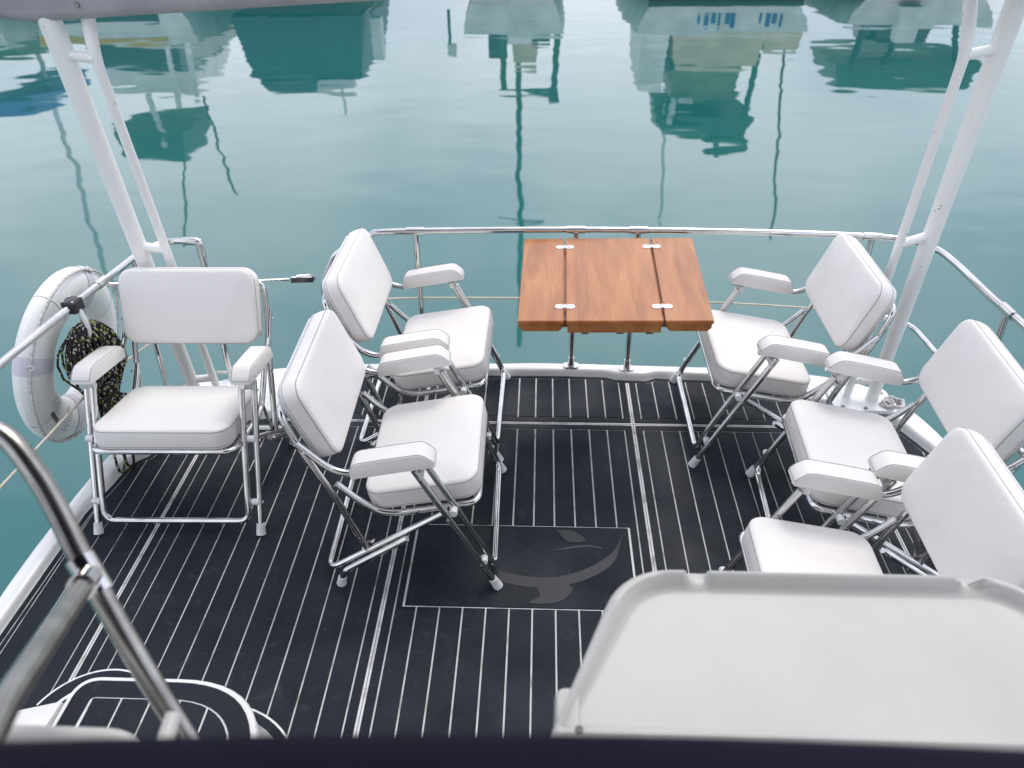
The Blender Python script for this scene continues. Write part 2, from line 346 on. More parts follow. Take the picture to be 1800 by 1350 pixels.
# ------------------------------------------------------------------ deck planks
def clip_half(poly, ax, val, keep_less):
    out = []
    for i in range(len(poly)):
        a_, b_ = poly[i], poly[(i + 1) % len(poly)]
        ia = (a_[ax] <= val) == keep_less or a_[ax] == val; ib = (b_[ax] <= val) == keep_less or b_[ax] == val
        if ia: out.append(a_)
        if ia != ib:
            t_ = (val - a_[ax]) / (b_[ax] - a_[ax]); out.append((a_[0] + (b_[0] - a_[0]) * t_, a_[1] + (b_[1] - a_[1]) * t_))
    return out
def clip_box(poly, x0, x1, y0, y1):
    for ax, v, kl in ((0, x1, True), (0, x0, False), (1, y1, True), (1, y0, False)):
        if len(poly) < 3: return []
        poly = clip_half(poly, ax, v, kl)
    return poly
def area(p): return abs(sum(p[i][0] * p[(i + 1) % len(p)][1] - p[(i + 1) % len(p)][0] * p[i][1] for i in range(len(p)))) / 2
def dedupe(p):
    o = []
    for q in p:
        if not o or math.dist(q, o[-1]) > 1e-5: o.append(q)
    if len(o) > 2 and math.dist(o[0], o[-1]) < 1e-5: o.pop()
    return o
def inset_poly(path, d):   # offset of the open inner boundary towards the deck centre, closed along the front
    out = []
    for i, p in enumerate(path):
        a_ = Vector(path[max(i - 1, 0)]); b_ = Vector(path[min(i + 1, len(path) - 1)]); t_ = (b_ - a_).normalized(); nrm = Vector((t_.y, -t_.x))
        out.append((p[0] + nrm.x * d, p[1] + nrm.y * d))
    return out
ZP = 0.0035; G = 0.0027; ED = 0.0025
def slab(poly, name='plank', z0=-0.004, z1=ZP, mat='foam', parent=deck):
    poly = dedupe(poly)
    if len(poly) < 3 or area(poly) < 2e-4: return None
    c = (sum(p[0] for p in poly) / len(poly), sum(p[1] for p in poly) / len(poly))
    n_ = len(poly)
    low = [(p[0], p[1], z0) for p in poly]; mid = [(p[0], p[1], z1 - 0.001) for p in poly]
    top = []
    for p in poly:
        d = Vector((c[0] - p[0], c[1] - p[1])); L = max(d.length, 1e-6); top.append((p[0] + d.x / L * 0.0012, p[1] + d.y / L * 0.0012, z1))
    m_ = MB().rings([low, mid, top], cap0=False)
    return m_.obj(name, mat, parent, smooth=False)
D0 = inset_poly(inner, 0.006); D1 = inset_poly(inner, 0.022); D2 = inset_poly(inner, 0.022 + 2 * G)
SX = [-1.332, -0.478, 0.392, 1.246]; SY = 2.617; MG = 0.038; PITCH = 0.0727; SG = 0.008; FRONT = 0.62
xs = [-1.8] + SX + [1.8]
hatch = (-0.412, 0.322, 1.66, 2.022)
for ci in range(5):
    for row in (0, 1):
        x0 = xs[ci] + (SG if ci else 0); x1 = xs[ci + 1] - (SG if ci < 4 else 0)
        y0, y1 = (FRONT, SY - SG - 0.002) if row == 0 else (SY + SG + 0.002, 3.2)
        # border boards round the panel
        bx0 = x0 + (MG - SG if ci else 0); bx1 = x1 - (MG - SG if ci < 4 else 0)
        by0 = y0 + (0.0 if row == 0 else MG - SG); by1 = y1 - (MG - SG if row == 0 else 0)
        if ci in (0, 4) and row == 1: pass
        full = clip_box(D0, x0, x1, y0, y1)
        if area(full) > 1e-3:
            if ci: slab(clip_box(D0, x0, bx0 - G, y0, y1), 'border_board')
            if ci < 4: slab(clip_box(D0, bx1 + G, x1, y0, y1), 'border_board')
            ax0, ax1 = (bx0 - G * (1 if ci else 0)), (bx1 + G * (1 if ci < 4 else 0))
            if row == 0: slab(clip_box(D0, ax0, ax1, by1 + G, y1), 'border_board')
            else: slab(clip_box(D0, ax0, ax1, y0, by0 - G), 'border_board')
        # planks
        if ci == 2: start = 0.283 - PITCH * 10
        elif ci == 3: start = bx0
        elif ci == 4: start = bx0
        elif ci == 1: start = bx1 - PITCH * 12
        else: start = bx1 - PITCH * 5
        k = 0; x = start
        lines = [bx0 if ci else -1.8]
        while x < bx1 - 0.02:
            if x > lines[-1] + 0.025: lines.append(x)
            x += PITCH
        lines.append(bx1)
        for a_, b_ in zip(lines, lines[1:]):
            ga = G; gb = G
            segs = [(by0 + (G if row else 0), by1 - (G if row == 0 else 0))]
            if ci == 2 and row == 0:
                hx0, hx1, hy0, hy1 = hatch
                if b_ > hx0 and a_ < hx1:
                    segs = [(by0, hy0 - G), (hy1 + G, by1 - G)]
            for s0, s1 in segs:
                slab(clip_box(D2, a_ + ga, b_ - gb, s0, s1))
            if ci == 2 and row == 0 and len(segs) == 2:     # slivers beside the hatch
                if a_ < hx0 - 0.012: slab(clip_box(D2, a_ + ga, hx0 - G * 2, hy0 - G, hy1 + G))
                if b_ > hx1 + 0.012: slab(clip_box(D2, hx1 + G * 2, b_ - gb, hy0 - G, hy1 + G))
# margin boards following the toe rail
def strip(path_a, path_b, i0, i1):
    return [path_a[i] for i in range(i0, i1 + 1)] + [path_b[i] for i in range(i1, i0 - 1, -1)]
cuts = [0, 2, 5, 8, 12, 14, 17, 20, 23, 26, 28, len(inner) - 1]
for a_, b_ in zip(cuts, cuts[1:]):
    q = MB().prism(strip(D0, D1, a_, b_), -0.004, ZP - 0.0006); q.obj('margin_board', 'foam', deck, smooth=False)
for x in SX:
    MB().box((x - 0.0009, FRONT, -0.004), (x + 0.0009, 2.94, 0.0012)).obj('seam_joint', 'seamdark', deck, smooth=False)
MB().box((-1.08, SY - 0.0008, -0.004), (1.40, SY + 0.0008, 0.0011)).obj('seam_joint', 'seamdark', deck, smooth=False)
# hatch panel with the fish print
hx0, hx1, hy0, hy1 = hatch
hp = slab([(hx0 + G, hy0 + G), (hx1 - G, hy0 + G), (hx1 - G, hy1 - G), (hx0 + G, hy1 - G)], 'hatch_panel')
def px_poly(name, pts, dz, parent):
    MB().add([(x, y, ZP + dz) for x, y in pts], [tuple(range(len(pts)))]).obj(name, 'fish', parent, smooth=False)
def sm2(p, n_=6): return [(q.x, q.y) for q in smooth_path([Vector((a_, b_, 0)) for a_, b_ in p], n_)]
up_ = sm2([(0.30, 1.985), (0.255, 1.90), (0.17, 1.83), (0.07, 1.79), (-0.03, 1.79), (-0.12, 1.81)])
lo_ = sm2([(-0.12, 1.765), (-0.02, 1.745), (0.08, 1.75), (0.18, 1.79), (0.26, 1.86), (0.30, 1.985)])
px_poly('fish_print', up_ + lo_[:-1], 0.0010, hp)
px_poly('fish_print', sm2([(0.0, 1.752), (0.015, 1.71), (-0.02, 1.682), (0.05, 1.680), (0.095, 1.70), (0.12, 1.74), (0.10, 1.762)], 4), 0.0014, hp)
px_poly('fish_print', sm2([(0.07, 2.005), (0.13, 2.0), (0.17, 1.955), (0.11, 1.95), (0.07, 2.005)])[:-1], 0.0010, hp)
px_poly('fish_print', sm2([(0.05, 1.905), (0.10, 1.922), (0.17, 1.935), (0.23, 1.925)], 4) + sm2([(0.22, 1.918), (0.17, 1.925), (0.10, 1.911)], 4), 0.0010, hp)

# ------------------------------------------------------------------ cabin end under the camera, flybridge floor, navy coaming
mb = MB(); mb.box((-1.62, 0.10, 0.0), (1.54, 0.22, 1.34))
tag(mb.obj('cabin_wall', 'gel', smooth=False), 'white aft cabin wall below the camera', 'wall', kind='structure')
mb = MB(); mb.box((-1.70, -3.0, 1.345), (1.62, 0.22, 1.40))
tag(mb.obj('flybridge_floor', 'gel', smooth=False), 'white flybridge floor at the cabin top', 'floor', kind='structure')
rr = []
NX = 41
for i in range(NX):
    x = -1.2 + 2.4 * i / (NX - 1); yc = 0.322 - 0.075 * (x - 0.13) ** 2; zt = 1.5195
    ring = []
    for k in range(20):
        a_ = 2 * math.pi * k / 20
        ring.append((x, yc - 0.055 + 0.055 * math.cos(a_), zt - 0.05 + 0.05 * math.sin(a_)))
    rr.append(ring)
co = empty('padded_coaming', (0, 0.25, 1.4)); tag(co, 'dark navy padded coaming along the bottom of the view', 'coaming')
def child(mb_, name, mat, par, **k_):
    o = mb_.obj(name, mat, par, **k_); o.matrix_parent_inverse = Matrix.Translation(-Vector(par.location)) if par.rotation_euler.z == 0 else (Matrix.Translation(par.location) @ Matrix.Rotation(par.rotation_euler.z, 4, 'Z')).inverted()
    return o
child(MB().rings(rr), 'bolster', 'navy', co)
child(MB().rings([[(x, y - 0.085, z - 0.032) for x, y, z in r_] for r_ in rr]), 'bolster', 'navy', co)
child(MB().box((-1.2, 0.13, 1.40), (1.2, 0.215, 1.44)), 'base_board', 'navy', co, smooth=False)

fb = empty('shade_canopy', (0, -0.6, 1.4)); tag(fb, 'navy canopy on steel posts, added out of view to shade the near chairs', 'canopy')  # guessed canopy, added above the view to darken the nearest chairs
child(MB().rings([[(x * w_, y, z + 0.05 * (1 - w_)) for x, y in rrect(1.55, 1.45, 0.15)] for w_, z in ((1, 3.0),)] if False else [[(x * q_, -0.65 + y * q_, z) for x, y in rrect(1.55, 1.65, 0.15)] for q_, z in ((1.0, 3.0), (1.0, 3.05), (0.85, 3.12), (0.4, 3.16))]), 'canopy_top', 'navy', fb)
for x in (-1.45, 1.45):
    for y in (-2.1, 0.12): child(MB().cyl((x, y, 1.40), (x, y, 3.0), 0.0128, 12), 'post', 'steel', fb)

# ------------------------------------------------------------------ folding chairs
TR = 0.0108
def chair_proto():
    c = empty('folding_chair')
    def part(mb_, name, mat='steel', par=None, **k_): return mb_.obj(name, mat, par or c, **k_)
    def cushion(hx, hy, th, rad, mat4, name, crown=0.006):
        def ringz(ins, z): return [(x, y, z) for x, y in rrect(hx - ins, hy - ins, max(rad - ins, 0.004))]
        prof = [(0.016, 0.0), (0.005, 0.002), (0.001, 0.006), (0.0, 0.012), (-0.0015, th * 0.5), (0.0, th - 0.012), (0.0015, th - 0.006), (0.006, th - 0.0015), (0.014, th + 0.0005), (0.03, th + crown * 0.35), (0.06, th + crown * 0.75), (0.10, th + crown)]
        o = part(MB().rings([ringz(*q) for q in prof], mat=mat4), name, 'vinyl', sharp=75)
        for ins, z in ((0.0006, th - 0.0095), (0.0004, 0.0125)):
            pth = [mat4 @ Vector(p) for p in ringz(ins, z)]
            part(MB().tube(pth, 0.0013, 5, closed=True), 'piping', 'seam', o)
        return o
    # seat cushion (tilted back)
    tl = math.atan2(0.062, 0.345); ct, st = math.cos(tl), math.sin(tl)
    cushion(0.178, 0.228, 0.076, 0.055, frame((0.048 + 0.01, 0, 0.302), (ct, 0, st), (0, 1, 0), (-st, 0, ct)), 'seat_cushion', 0.010)
    # back cushion
    d = Vector((-0.359, 0, 0.933)); nf = Vector((0.933, 0, 0.359)); mid = Vector((-0.2205, 0, 0.620))
    cushion(0.134, 0.243, 0.066, 0.052, frame(mid - nf * 0.066, d, (0, -1, 0), nf) if False else frame(mid - nf * 0.066, d, nf.cross(d), nf), 'back_cushion', 0.006)
    # back panel behind the cushion
    part(MB().prism(rrect(0.128, 0.236, 0.05), 0, 0.006, frame(mid - nf * 0.0735, d, nf.cross(d), nf)), 'back_panel', 'cap')
    for s in (1, -1):
        # armrest: loaf-shaped pad on the arm tube
        L0, L1 = -0.140, 0.108; zb0, zb1 = 0.463, 0.511; ta = math.atan2(zb1 - zb0, L1 - L0); ln = math.hypot(L1 - L0, zb1 - zb0)
        mt = frame((L0, s * 0.264, zb0), (math.cos(ta), 0, math.sin(ta)), (0, 1, 0), (-math.sin(ta), 0, math.cos(ta)))
        H_ = 0.052; w_ = 0.034
        side = [(0.0, 0.0), (0.0, 0.014), (0.005, 0.030), (0.014, 0.042), (0.024, 0.049), (0.036, H_), (ln * 0.5, H_ + 0.001), (ln - 0.046, H_), (ln - 0.034, 0.050), (ln - 0.022, 0.043), (ln - 0.008, 0.026), (ln, 0.013), (ln, 0.0)]
        cxm, czm = ln / 2, H_ * 0.45
        rings = []
        for v, sh in ((-w_, 0.90), (-w_ + 0.0015, 0.955), (-w_ + 0.006, 0.99), (-w_ + 0.014, 1.0), (0, 1.004), (w_ - 0.014, 1.0), (w_ - 0.006, 0.99), (w_ - 0.0015, 0.955), (w_, 0.90)):
            rings.append([(cxm + (x - cxm) * (1 - (1 - sh) * 0.25), v, czm + (z - czm) * sh if z > 0.004 else z) for x, z in side])
        ar = part(MB().rings(rings, mat=mt), 'armrest', 'vinyl', sharp=60)
        for v in (-w_ + 0.0035, w_ - 0.0035):
            part(MB().tube([mt @ Vector((cxm + (x - cxm) * 0.997, v, czm + (z - czm) * 0.985)) for x, z in side[1:-1]], 0.0011, 5), 'piping', 'seam', ar)
        part(MB().tube([mt @ Vector(p) for p in [(x + ln / 2, y, 0.012) for x, y in rrect(ln / 2 - 0.0002, w_ - 0.0012, 0.006, 3)]], 0.0011, 5, closed=True), 'piping', 'seam', ar)
        # arm tube
        part(MB().tube(fillet([(-0.290, s * 0.264, 0.570), (-0.185, s * 0.264, 0.450), (0.106, s * 0.264, 0.503)], 0.06), TR), 'arm_tube')
        # outer front leg
        part(MB().tube([(0.044, s * 0.284, 0.488), (0.268, s * 0.284, 0.022)], TR), 'front_leg')
        part(MB().cyl((0.262, s * 0.284, 0.036), (0.279, s * 0.284, 0.0), 0.0135, 16, 0.0165), 'foot_cap', 'cap')
        # short rear foot tube
        part(MB().tube(fillet([(0.0, s * 0.276, 0.205), (-0.212, s * 0.276, 0.058), (-0.226, s * 0.276, 0.018)], 0.03), TR), 'rear_foot_tube')
        part(MB().cyl((-0.2215, s * 0.276, 0.032), (-0.2285, s * 0.276, 0.0), 0.0135, 16, 0.0165), 'foot_cap', 'cap')
        # flat folding links
        for (p, q) in (((-0.088, 0.278), (-0.126, 0.140)), ((-0.128, 0.150), (-0.175, 0.075))):
            a_, b_ = Vector((p[0], s * 0.243, p[1])), Vector((q[0], s * 0.243, q[1])); dd = (b_ - a_); l_ = dd.length; dd.normalize()
            nn = Vector((0, 1, 0)); sd_ = dd.cross(nn)
            part(MB().prism(rrect(l_ / 2 + 0.008, 0.009, 0.008, 3), -0.0015, 0.0015, frame((a_ + b_) / 2, dd, sd_, dd.cross(sd_))), 'folding_link')
        # spacers and bolts
        part(MB().cyl((0.1495, s * 0.262, 0.318), (0.1495, s * 0.286, 0.318), 0.012, 12), 'spacer', 'cap')
        part(MB().cyl((0.236, s * 0.262, 0.112), (0.236, s * 0.287, 0.112), 0.0115, 12), 'spacer', 'cap')
        part(MB().cyl((0.060, s * 0.250, 0.474), (0.060, s * 0.292, 0.474), 0.0125, 12), 'spacer', 'cap')
        for x, v, z in ((-0.268, 0.2755, 0.546), (-0.198, 0.262, 0.360), (-0.150, 0.262, 0.186), (0.036, 0.252, 0.292), (0.060, 0.2955, 0.458), (0.134, 0.2955, 0.300), (0.229, 0.2955, 0.105), (-0.022, 0.2875, 0.190), (-0.205, 0.2875, 0.065)):
            part(MB().cyl((x, s * v, z), (x, s * (v + 0.003), z), 0.0052, 8), 'bolt')
    # inner front U (two shanks and the cross bar by the floor)
    top = [(0.076, 0.478), (0.151, 0.322), (0.240, 0.128), (0.266, 0.050)]
    pts = [(u, -0.250, z) for u, z in top[:-1]] + [(top[-1][0], -0.250, top[-1][1]), (top[-1][0], 0.250, top[-1][1])] + [(u, 0.250, z) for u, z in reversed(top[:-1])]
    part(MB().tube(fillet(pts, [0.03, 0.03, 0.062, 0.062, 0.03, 0.03]), TR), 'front_cross_frame')
    # seat frame U
    sp = [(-0.203, 0.392), (-0.150, 0.333), (-0.085, 0.279), (-0.03, 0.274), (0.148, 0.308), (0.222, 0.322)]
    pts = [(u, -0.236, z) for u, z in sp] + [(u, 0.236, z) for u, z in reversed(sp)]
    part(MB().tube(fillet(pts, [0.03, 0.05, 0.04, 0.03, 0.07, 0.07, 0.03, 0.04, 0.05, 0.03]), TR), 'seat_frame')
    # rear leg U
    pts = [(0.132, -0.252, 0.300), (-0.272, -0.252, 0.036), (-0.272, 0.252, 0.036), (0.132, 0.252, 0.300)]
    part(MB().tube(fillet(pts, 0.05), TR), 'rear_cross_frame')
    # back frame, an inverted U
    bp = [(-0.128, 0.118), (-0.160, 0.205), (-0.208, 0.349), (-0.290, 0.547), (-0.327, 0.668)]
    pts = [(u, -0.250, z) for u, z in bp] + [(u, 0.250, z) for u, z in reversed(bp)]
    part(MB().tube(fillet(pts, [0.03, 0.03, 0.03, 0.05, 0.05, 0.03, 0.03, 0.03]), TR), 'back_frame')
    return c
chair0 = chair_proto()
GRP = 'white folding chairs on the aft deck'
spots = [(-1.241, 2.228, -88.9, 'white vinyl folding chair facing the camera beside the life ring'),
         (-0.402, 2.024, 1.0, 'white vinyl folding chair with one front foot on the fish printed hatch panel'),
         (-0.418, 2.658, -0.6, 'white vinyl folding chair against the stern rail beside the pelican hook'),
         (0.872, 2.645, 179.8, 'white vinyl folding chair with its seat corner under the wooden table'),
         (1.063, 2.015, 177.0, 'white vinyl folding chair in the middle of the three opposite the hatch'),
         (0.810, 1.445, 179.0, 'white vinyl folding chair partly hidden by the moulded white locker lid')]
for i, (x, y, th, lab) in enumerate(spots):
    c = chair0 if i == 0 else copy_tree(chair0)
    c.location = (x, y, ZP + 0.001); c.rotation_euler = (0, 0, R(th)); tag(c, lab, 'chair', GRP)

# ------------------------------------------------------------------ wooden table on the stern rail
tb = empty('folding_table', (0.264, 2.65, 0.0)); tag(tb, 'varnished teak folding table clamped to the stern rail', 'table')
pA, pB, pC, pD = Vector((-0.062, 2.958, 0.665)), Vector((0.601, 2.945, 0.682)), Vector((0.589, 2.349, 0.648)), Vector((-0.074, 2.362, 0.631))
tx = (pB - pA).normalized(); ty = (pA - pD); ty = (ty - tx * ty.dot(tx)).normalized(); tz = tx.cross(ty)
TM = frame((pA + pB + pC + pD) / 4, tx, ty, tz); hw, hd = 0.331, 0.2985
def board(x0, x1, name, chamf, drop):
    th = 0.015
    sec = [(x0, -0.003), (x0 + 0.003, 0), (x1 - 0.003, 0), (x1, -0.003), (x1, -th), (x0, -th)]
    rings = []
    for y, s_ in ((-hd, 0.003), (-hd + 0.003, 0), (hd - 0.003, 0), (hd, 0.003)):
        rings.append([(min(max(x, x0 + s_), x1 - s_), y, max(min(z, -s_), -th + s_)) for x, z in sec])
    o_ = child(MB().rings(rings, mat=TM), name, 'teak', tb, sharp=30)
    a_, b_ = x0 + 0.005, x1 - 0.005; z0, z1 = -th - 0.0005, -th - drop
    sec = [(a_, z0), (b_, z0), (b_, z1 + chamf), (b_ - chamf, z1), (a_ + chamf, z1), (a_, z1 + chamf)]
    for y0, y1 in ((-hd + 0.005, -hd + 0.027), (hd - 0.027, hd - 0.005)):
        child(MB().rings([[(x, y, z) for x, z in sec] for y in (y0, y1)], mat=TM), 'end_batten', 'teak', tb, smooth=False)
    return o_
s0, s1 = -hw + 0.244 * 2 * hw, -hw + 0.751 * 2 * hw
lf = board(-hw, s0 - 0.004, 'leaf_board', 0.013, 0.030); cb = board(s0 + 0.004, s1 - 0.004, 'centre_board', 0.001, 0.036); rf = board(s1 + 0.004, hw, 'leaf_board', 0.013, 0.030)
child(MB().box((s0 - 0.03, -hd + 0.03, -0.045), (s1 + 0.03, hd - 0.03, -0.0165), TM), 'under_frame', 'teak', tb, smooth=False)
for sx in (s0, s1):
    for sy in (0.75, -0.70):
        y = sy * hd
        for dx in (-0.0185, 0.0185):
            h_ = child(MB().prism([(sx + dx + a_, y + b_) for a_, b_ in rrect(0.0165, 0.0135, 0.0125, 4)], 0.0003, 0.0022, TM), 'hinge', 'hinge', tb)
            for ex, ey in ((0.009 if dx > 0 else -0.009, 0), (-0.004 if dx > 0 else 0.004, 0.006), (-0.004 if dx > 0 else 0.004, -0.006)):
                child(MB().cyl(TM @ Vector((sx + dx + ex, y + ey, 0.002)), TM @ Vector((sx + dx + ex, y + ey, 0.003)), 0.0024, 8), 'screw', 'screw', tb)
        child(MB().cyl(TM @ Vector((sx, y - 0.011, 0.0025)), TM @ Vector((sx, y + 0.011, 0.0025)), 0.0035, 8), 'hinge_pin', 'hinge', tb)
for fx in (-0.10, 0.02, 0.12):
    child(MB().box((fx - 0.012, -hd + 0.012, -0.062), (fx + 0.012, -hd + 0.05, -0.0515), TM), 'slide_bracket', 'steel', tb, smooth=False)
for fx in (0.146, 0.39):
    child(MB().tube(fillet([(fx, 2.90, 0.60), (fx, 2.955, 0.61), (fx, 2.965, 0.66)], 0.02), 0.008), 'rail_bracket', 'steel', tb)

# ------------------------------------------------------------------ rails
RZ = 0.69; RR = 0.0128
def tee(p, d, par, L=0.07, r_=0.0162):
    d = Vector(d).normalized(); p = Vector(p); o = child(MB().cyl(p - d * L / 2, p + d * L / 2, r_, 16), 'tee_fitting', 'steel', par)
    return o
def stanchion(top, bot, par, base=True):
    child(MB().tube([bot, top], 0.0115), 'stanchion', 'steel', par)
    if base:
        b_ = Vector(bot); child(MB().prism([(b_.x + a_, b_.y + c_) for a_, c_ in rrect(0.036, 0.022, 0.018, 4)], b_.z - 0.004, b_.z + 0.003), 'base_plate', 'steel', par)
        child(MB().cyl(b_, b_ + Vector((0, 0, 0.045)), 0.0155, 16, 0.014), 'base_socket', 'steel', par)
st = empty('stern_rail', (0.3, 2.98, 0.03)); tag(st, 'polished steel rail along the stern and the table side', 'railing')
path = [(-0.893, 2.925, 0.034), (-0.893, 2.925, 0.47), (-0.830, 2.935, 0.60), (-0.66, 2.957, 0.688), (-0.499, 2.969, 0.69), (-0.15, 2.985, 0.69), (0.145, 2.992, RZ), (0.45, 2.992, RZ), (0.747, 2.986, RZ), (1.05, 2.972, RZ), (1.316, 2.945, RZ), (1.42, 2.915, RZ), (1.497, 2.845, RZ), (1.523, 2.72, RZ), (1.535, 2.446, RZ), (1.553, 2.268, RZ), (1.575, 1.6, RZ), (1.58, 0.6, RZ)]
child(MB().tube(path[:2] + [Vector(p) for p in smooth_path(path[2:], 6)], RR, 14) if False else MB().tube(fillet(path[:4], 0.03)[:-1] + smooth_path(path[3:], 6), RR, 14), 'top_rail', 'steel', st)
for x, y, dx, dy, bx, by in ((-0.499, 2.969, 1, 0.03, -0.505, 3.0), (0.145, 2.992, 1, 0, 0.147, 3.003), (0.393, 2.992, 1, 0, 0.394, 2.985), (1.30, 2.948, 1, -0.1, 1.30, 2.90), (1.545, 2.36, 0.03, -1, 1.575, 2.36), (1.575, 1.5, 0, 1, 1.60, 1.5)):
    tee((x, y, RZ), (dx, dy, 0), st); stanchion((x, y, RZ), (bx, by, 0.034), st)
child(MB().tube(fillet([(1.30, 2.945, 0.35), (1.46, 2.90, 0.35), (1.509, 2.83, 0.35), (1.519, 2.674, 0.35), (1.56, 2.0, 0.35), (1.575, 1.5, 0.35)], 0.06), 0.0105), 'mid_rail', 'steel', st)
# life-ring side rail with the gate post
sr = empty('side_rail', (-1.6, 2.3, 0.03)); tag(sr, 'polished steel side rail carrying the white life ring', 'railing')
path = [(-1.338, 2.845, 0.034), (-1.338, 2.856, RZ), (-1.47, 2.856, RZ), (-1.525, 2.76, RZ), (-1.555, 2.54, RZ), (-1.582, 2.341, RZ), (-1.625, 1.968, RZ), (-1.66, 1.5, RZ), (-1.67, 0.6, RZ)]
child(MB().tube(fillet(path, [0.004, 0.05, 0.06, 0.03, 0.03, 0.03, 0.03]), RR, 14), 'top_rail', 'steel', sr)
child(MB().tube(fillet([(-1.338, 2.855, RZ - 0.07), (-1.338, 2.856, RZ), (-1.40, 2.856, RZ)], 0.012, 2), 0.0165, 14), 'elbow_fitting', 'steel', sr)
for x, y, bx in ((-1.578, 2.365, -1.63), (-1.66, 1.45, -1.67)):
    stanchion((x, y, RZ), (bx, y + 0.01, 0.034), sr)
stanchion((-1.535, 2.70, RZ), (-1.555, 2.70, 0.034), sr)
child(MB().tube([(-1.545, 2.70, 0.26), (-1.50, 2.60, 0.04)], 0.010), 'brace', 'steel', sr)
tee((-1.562, 2.50, RZ), (-0.1, -1, 0), sr, 0.05)
# gate wire with pelican hook
gw = empty('gate_wire', (-1.2, 2.8, 0.55)); tag(gw, 'thin steel gate wire with a pelican hook behind the folding chairs', 'wire')
a_ = Vector((-1.556, 2.52, 0.672)); b_ = Vector((-0.905, 2.922, 0.497)); c_ = a_.lerp(b_, 0.80)
child(MB().cyl(a_.lerp(b_, 0.10), c_, 0.0032, 8), 'wire', 'steel', gw)
child(MB().cyl(a_, a_.lerp(b_, 0.07), 0.008, 10), 'end_fitting', 'steel', gw)
child(MB().tube([a_.lerp(b_, 0.045) + Vector((0, 0, -0.012)) + Vector((0.012 * math.cos(k_ * 0.7), 0, 0.012 * math.sin(k_ * 0.7))) for k_ in range(9)], 0.0012, 6, closed=True), 'split_ring', 'black', gw)
child(MB().cyl(c_, a_.lerp(b_, 0.84), 0.006, 10), 'end_fitting', 'steel', gw)
dd = (b_ - a_).normalized(); zz = Vector((0, 0, 1)); zz = (zz - dd * zz.dot(dd)).normalized()
ph = frame(a_.lerp(b_, 0.905), dd, zz.cross(dd), zz)
child(MB().prism([(-0.045, -0.008), (-0.04, 0.009), (-0.01, 0.009), (0.0, 0.004), (0.05, 0.004), (0.05, -0.008)], -0.012, 0.010, ph), 'hook_body', 'steel', gw)
child(MB().tube([ph @ Vector(p) for p in fillet([(-0.02, 0, 0.014), (0.04, 0, 0.018), (0.058, 0, 0.006), (0.056, 0, -0.006)], 0.012)], 0.0032, 8), 'hook_arm', 'steel', gw)
# covered lifelines
ll = MB().tube(smooth_path([(-0.893, 2.93, 0.385), (-0.5, 2.985, 0.378), (0.14, 2.998, 0.374), (0.8, 2.985, 0.368), (1.30, 2.93, 0.366)], 6), 0.0042, 8).obj('lifeline', 'wire')
tag(ll, 'cream covered lifeline strung below the stern rail', 'lifeline')
ll = MB().tube([(-1.335, 2.83, 0.30), (-1.545, 2.70, 0.33), (-1.604, 2.36, 0.36), (-1.655, 1.45, 0.37), (-1.67, 0.7, 0.37)], 0.0042, 8).obj('lifeline', 'wire')
tag(ll, 'cream covered lifeline below the side rail under the life ring', 'lifeline')

# ------------------------------------------------------------------ arch: raked pairs of white poles and grey beam
ar = empty('arch', (0, 2.7, 0.03)); tag(ar, 'white raked pole arch with a grey cross beam overhead', 'arch')
def pole_pair(base, top, tbase, tbend, ttop, plate_c, fr):
    b_, t_ = Vector(base), Vector(top)
    child(MB().tube([b_, t_], 0.0250, 20, r_end=0.0335), 'main_pole', 'pole', ar)
    child(MB().tube(fillet([tbase, tbend, ttop], 0.06), 0.0155, 16, r_end=0.0205), 'brace_pole', 'pole', ar)
    for f_, g_ in fr:
        p = b_.lerp(t_, f_); q = Vector(tbase).lerp(Vector(tbend), g_); child(MB().cyl(p, q, 0.0165, 14), 'cross_tube', 'pole', ar)
    pl = child(MB().prism([(plate_c[0] + a_, plate_c[1] + c2) for a_, c2 in rrect(0.125, 0.085, 0.04, 5)], 0.030, 0.046), 'base_plate', 'gel', ar)
    for a_, c2 in ((-0.09, -0.06), (0, -0.07), (0.09, -0.06), (-0.1, 0.04), (0.1, 0.04)):
        child(MB().cyl((plate_c[0] + a_, plate_c[1] + c2, 0.046), (plate_c[0] + a_, plate_c[1] + c2, 0.050), 0.008, 8), 'bolt', 'screw', ar)
pole_pair((-1.444, 2.716, 0.04), (-1.452, 2.497, 1.575), (-1.36, 2.742, 0.04), (-1.346, 2.494, 1.463), (-1.348, 2.535, 1.60), (-1.40, 2.74), ((0.062, 0.064), (0.484, 0.510), (0.925, 0.99)))
pole_pair((1.394, 2.764, 0.04), (1.400, 2.632, 1.63), (1.298, 2.784, 0.04), (1.274, 2.593, 1.458), (1.267, 2.675, 1.64), (1.345, 2.76), ((0.062, 0.064), (0.484, 0.52), (0.885, 0.985)))
rr = []
def beam_z(x): return 1.628 - 0.0475 * max(0, -x) ** 1.15 + 0.010 * max(0, x)
for i in range(49):
    x = -1.62 + 3.16 * i / 48; e_ = min(1, (x + 1.62) / 0.12, (1.54 - x) / 0.12); e_ = 0.45 + 0.55 * math.sqrt(max(e_, 0.0))
    cy, cz = 2.545, beam_z(x) + 0.095
    rr.append([(x, cy + q[0] * (0.6 + 0.4 * e_), cz + q[1] * (e_ if q[1] > 0 else 0.5 + 0.5 * e_)) for q in rrect(0.085, 0.095, 0.028, 5)])
child(MB().rings(rr), 'beam', 'beam', ar)
for x in (-1.335, -0.82, -0.2, 0.45, 1.1):
    child(MB().cyl((x, 2.461, beam_z(x) + 0.042), (x, 2.453, beam_z(x) + 0.042), 0.0085, 8), 'bolt', 'screw', ar)

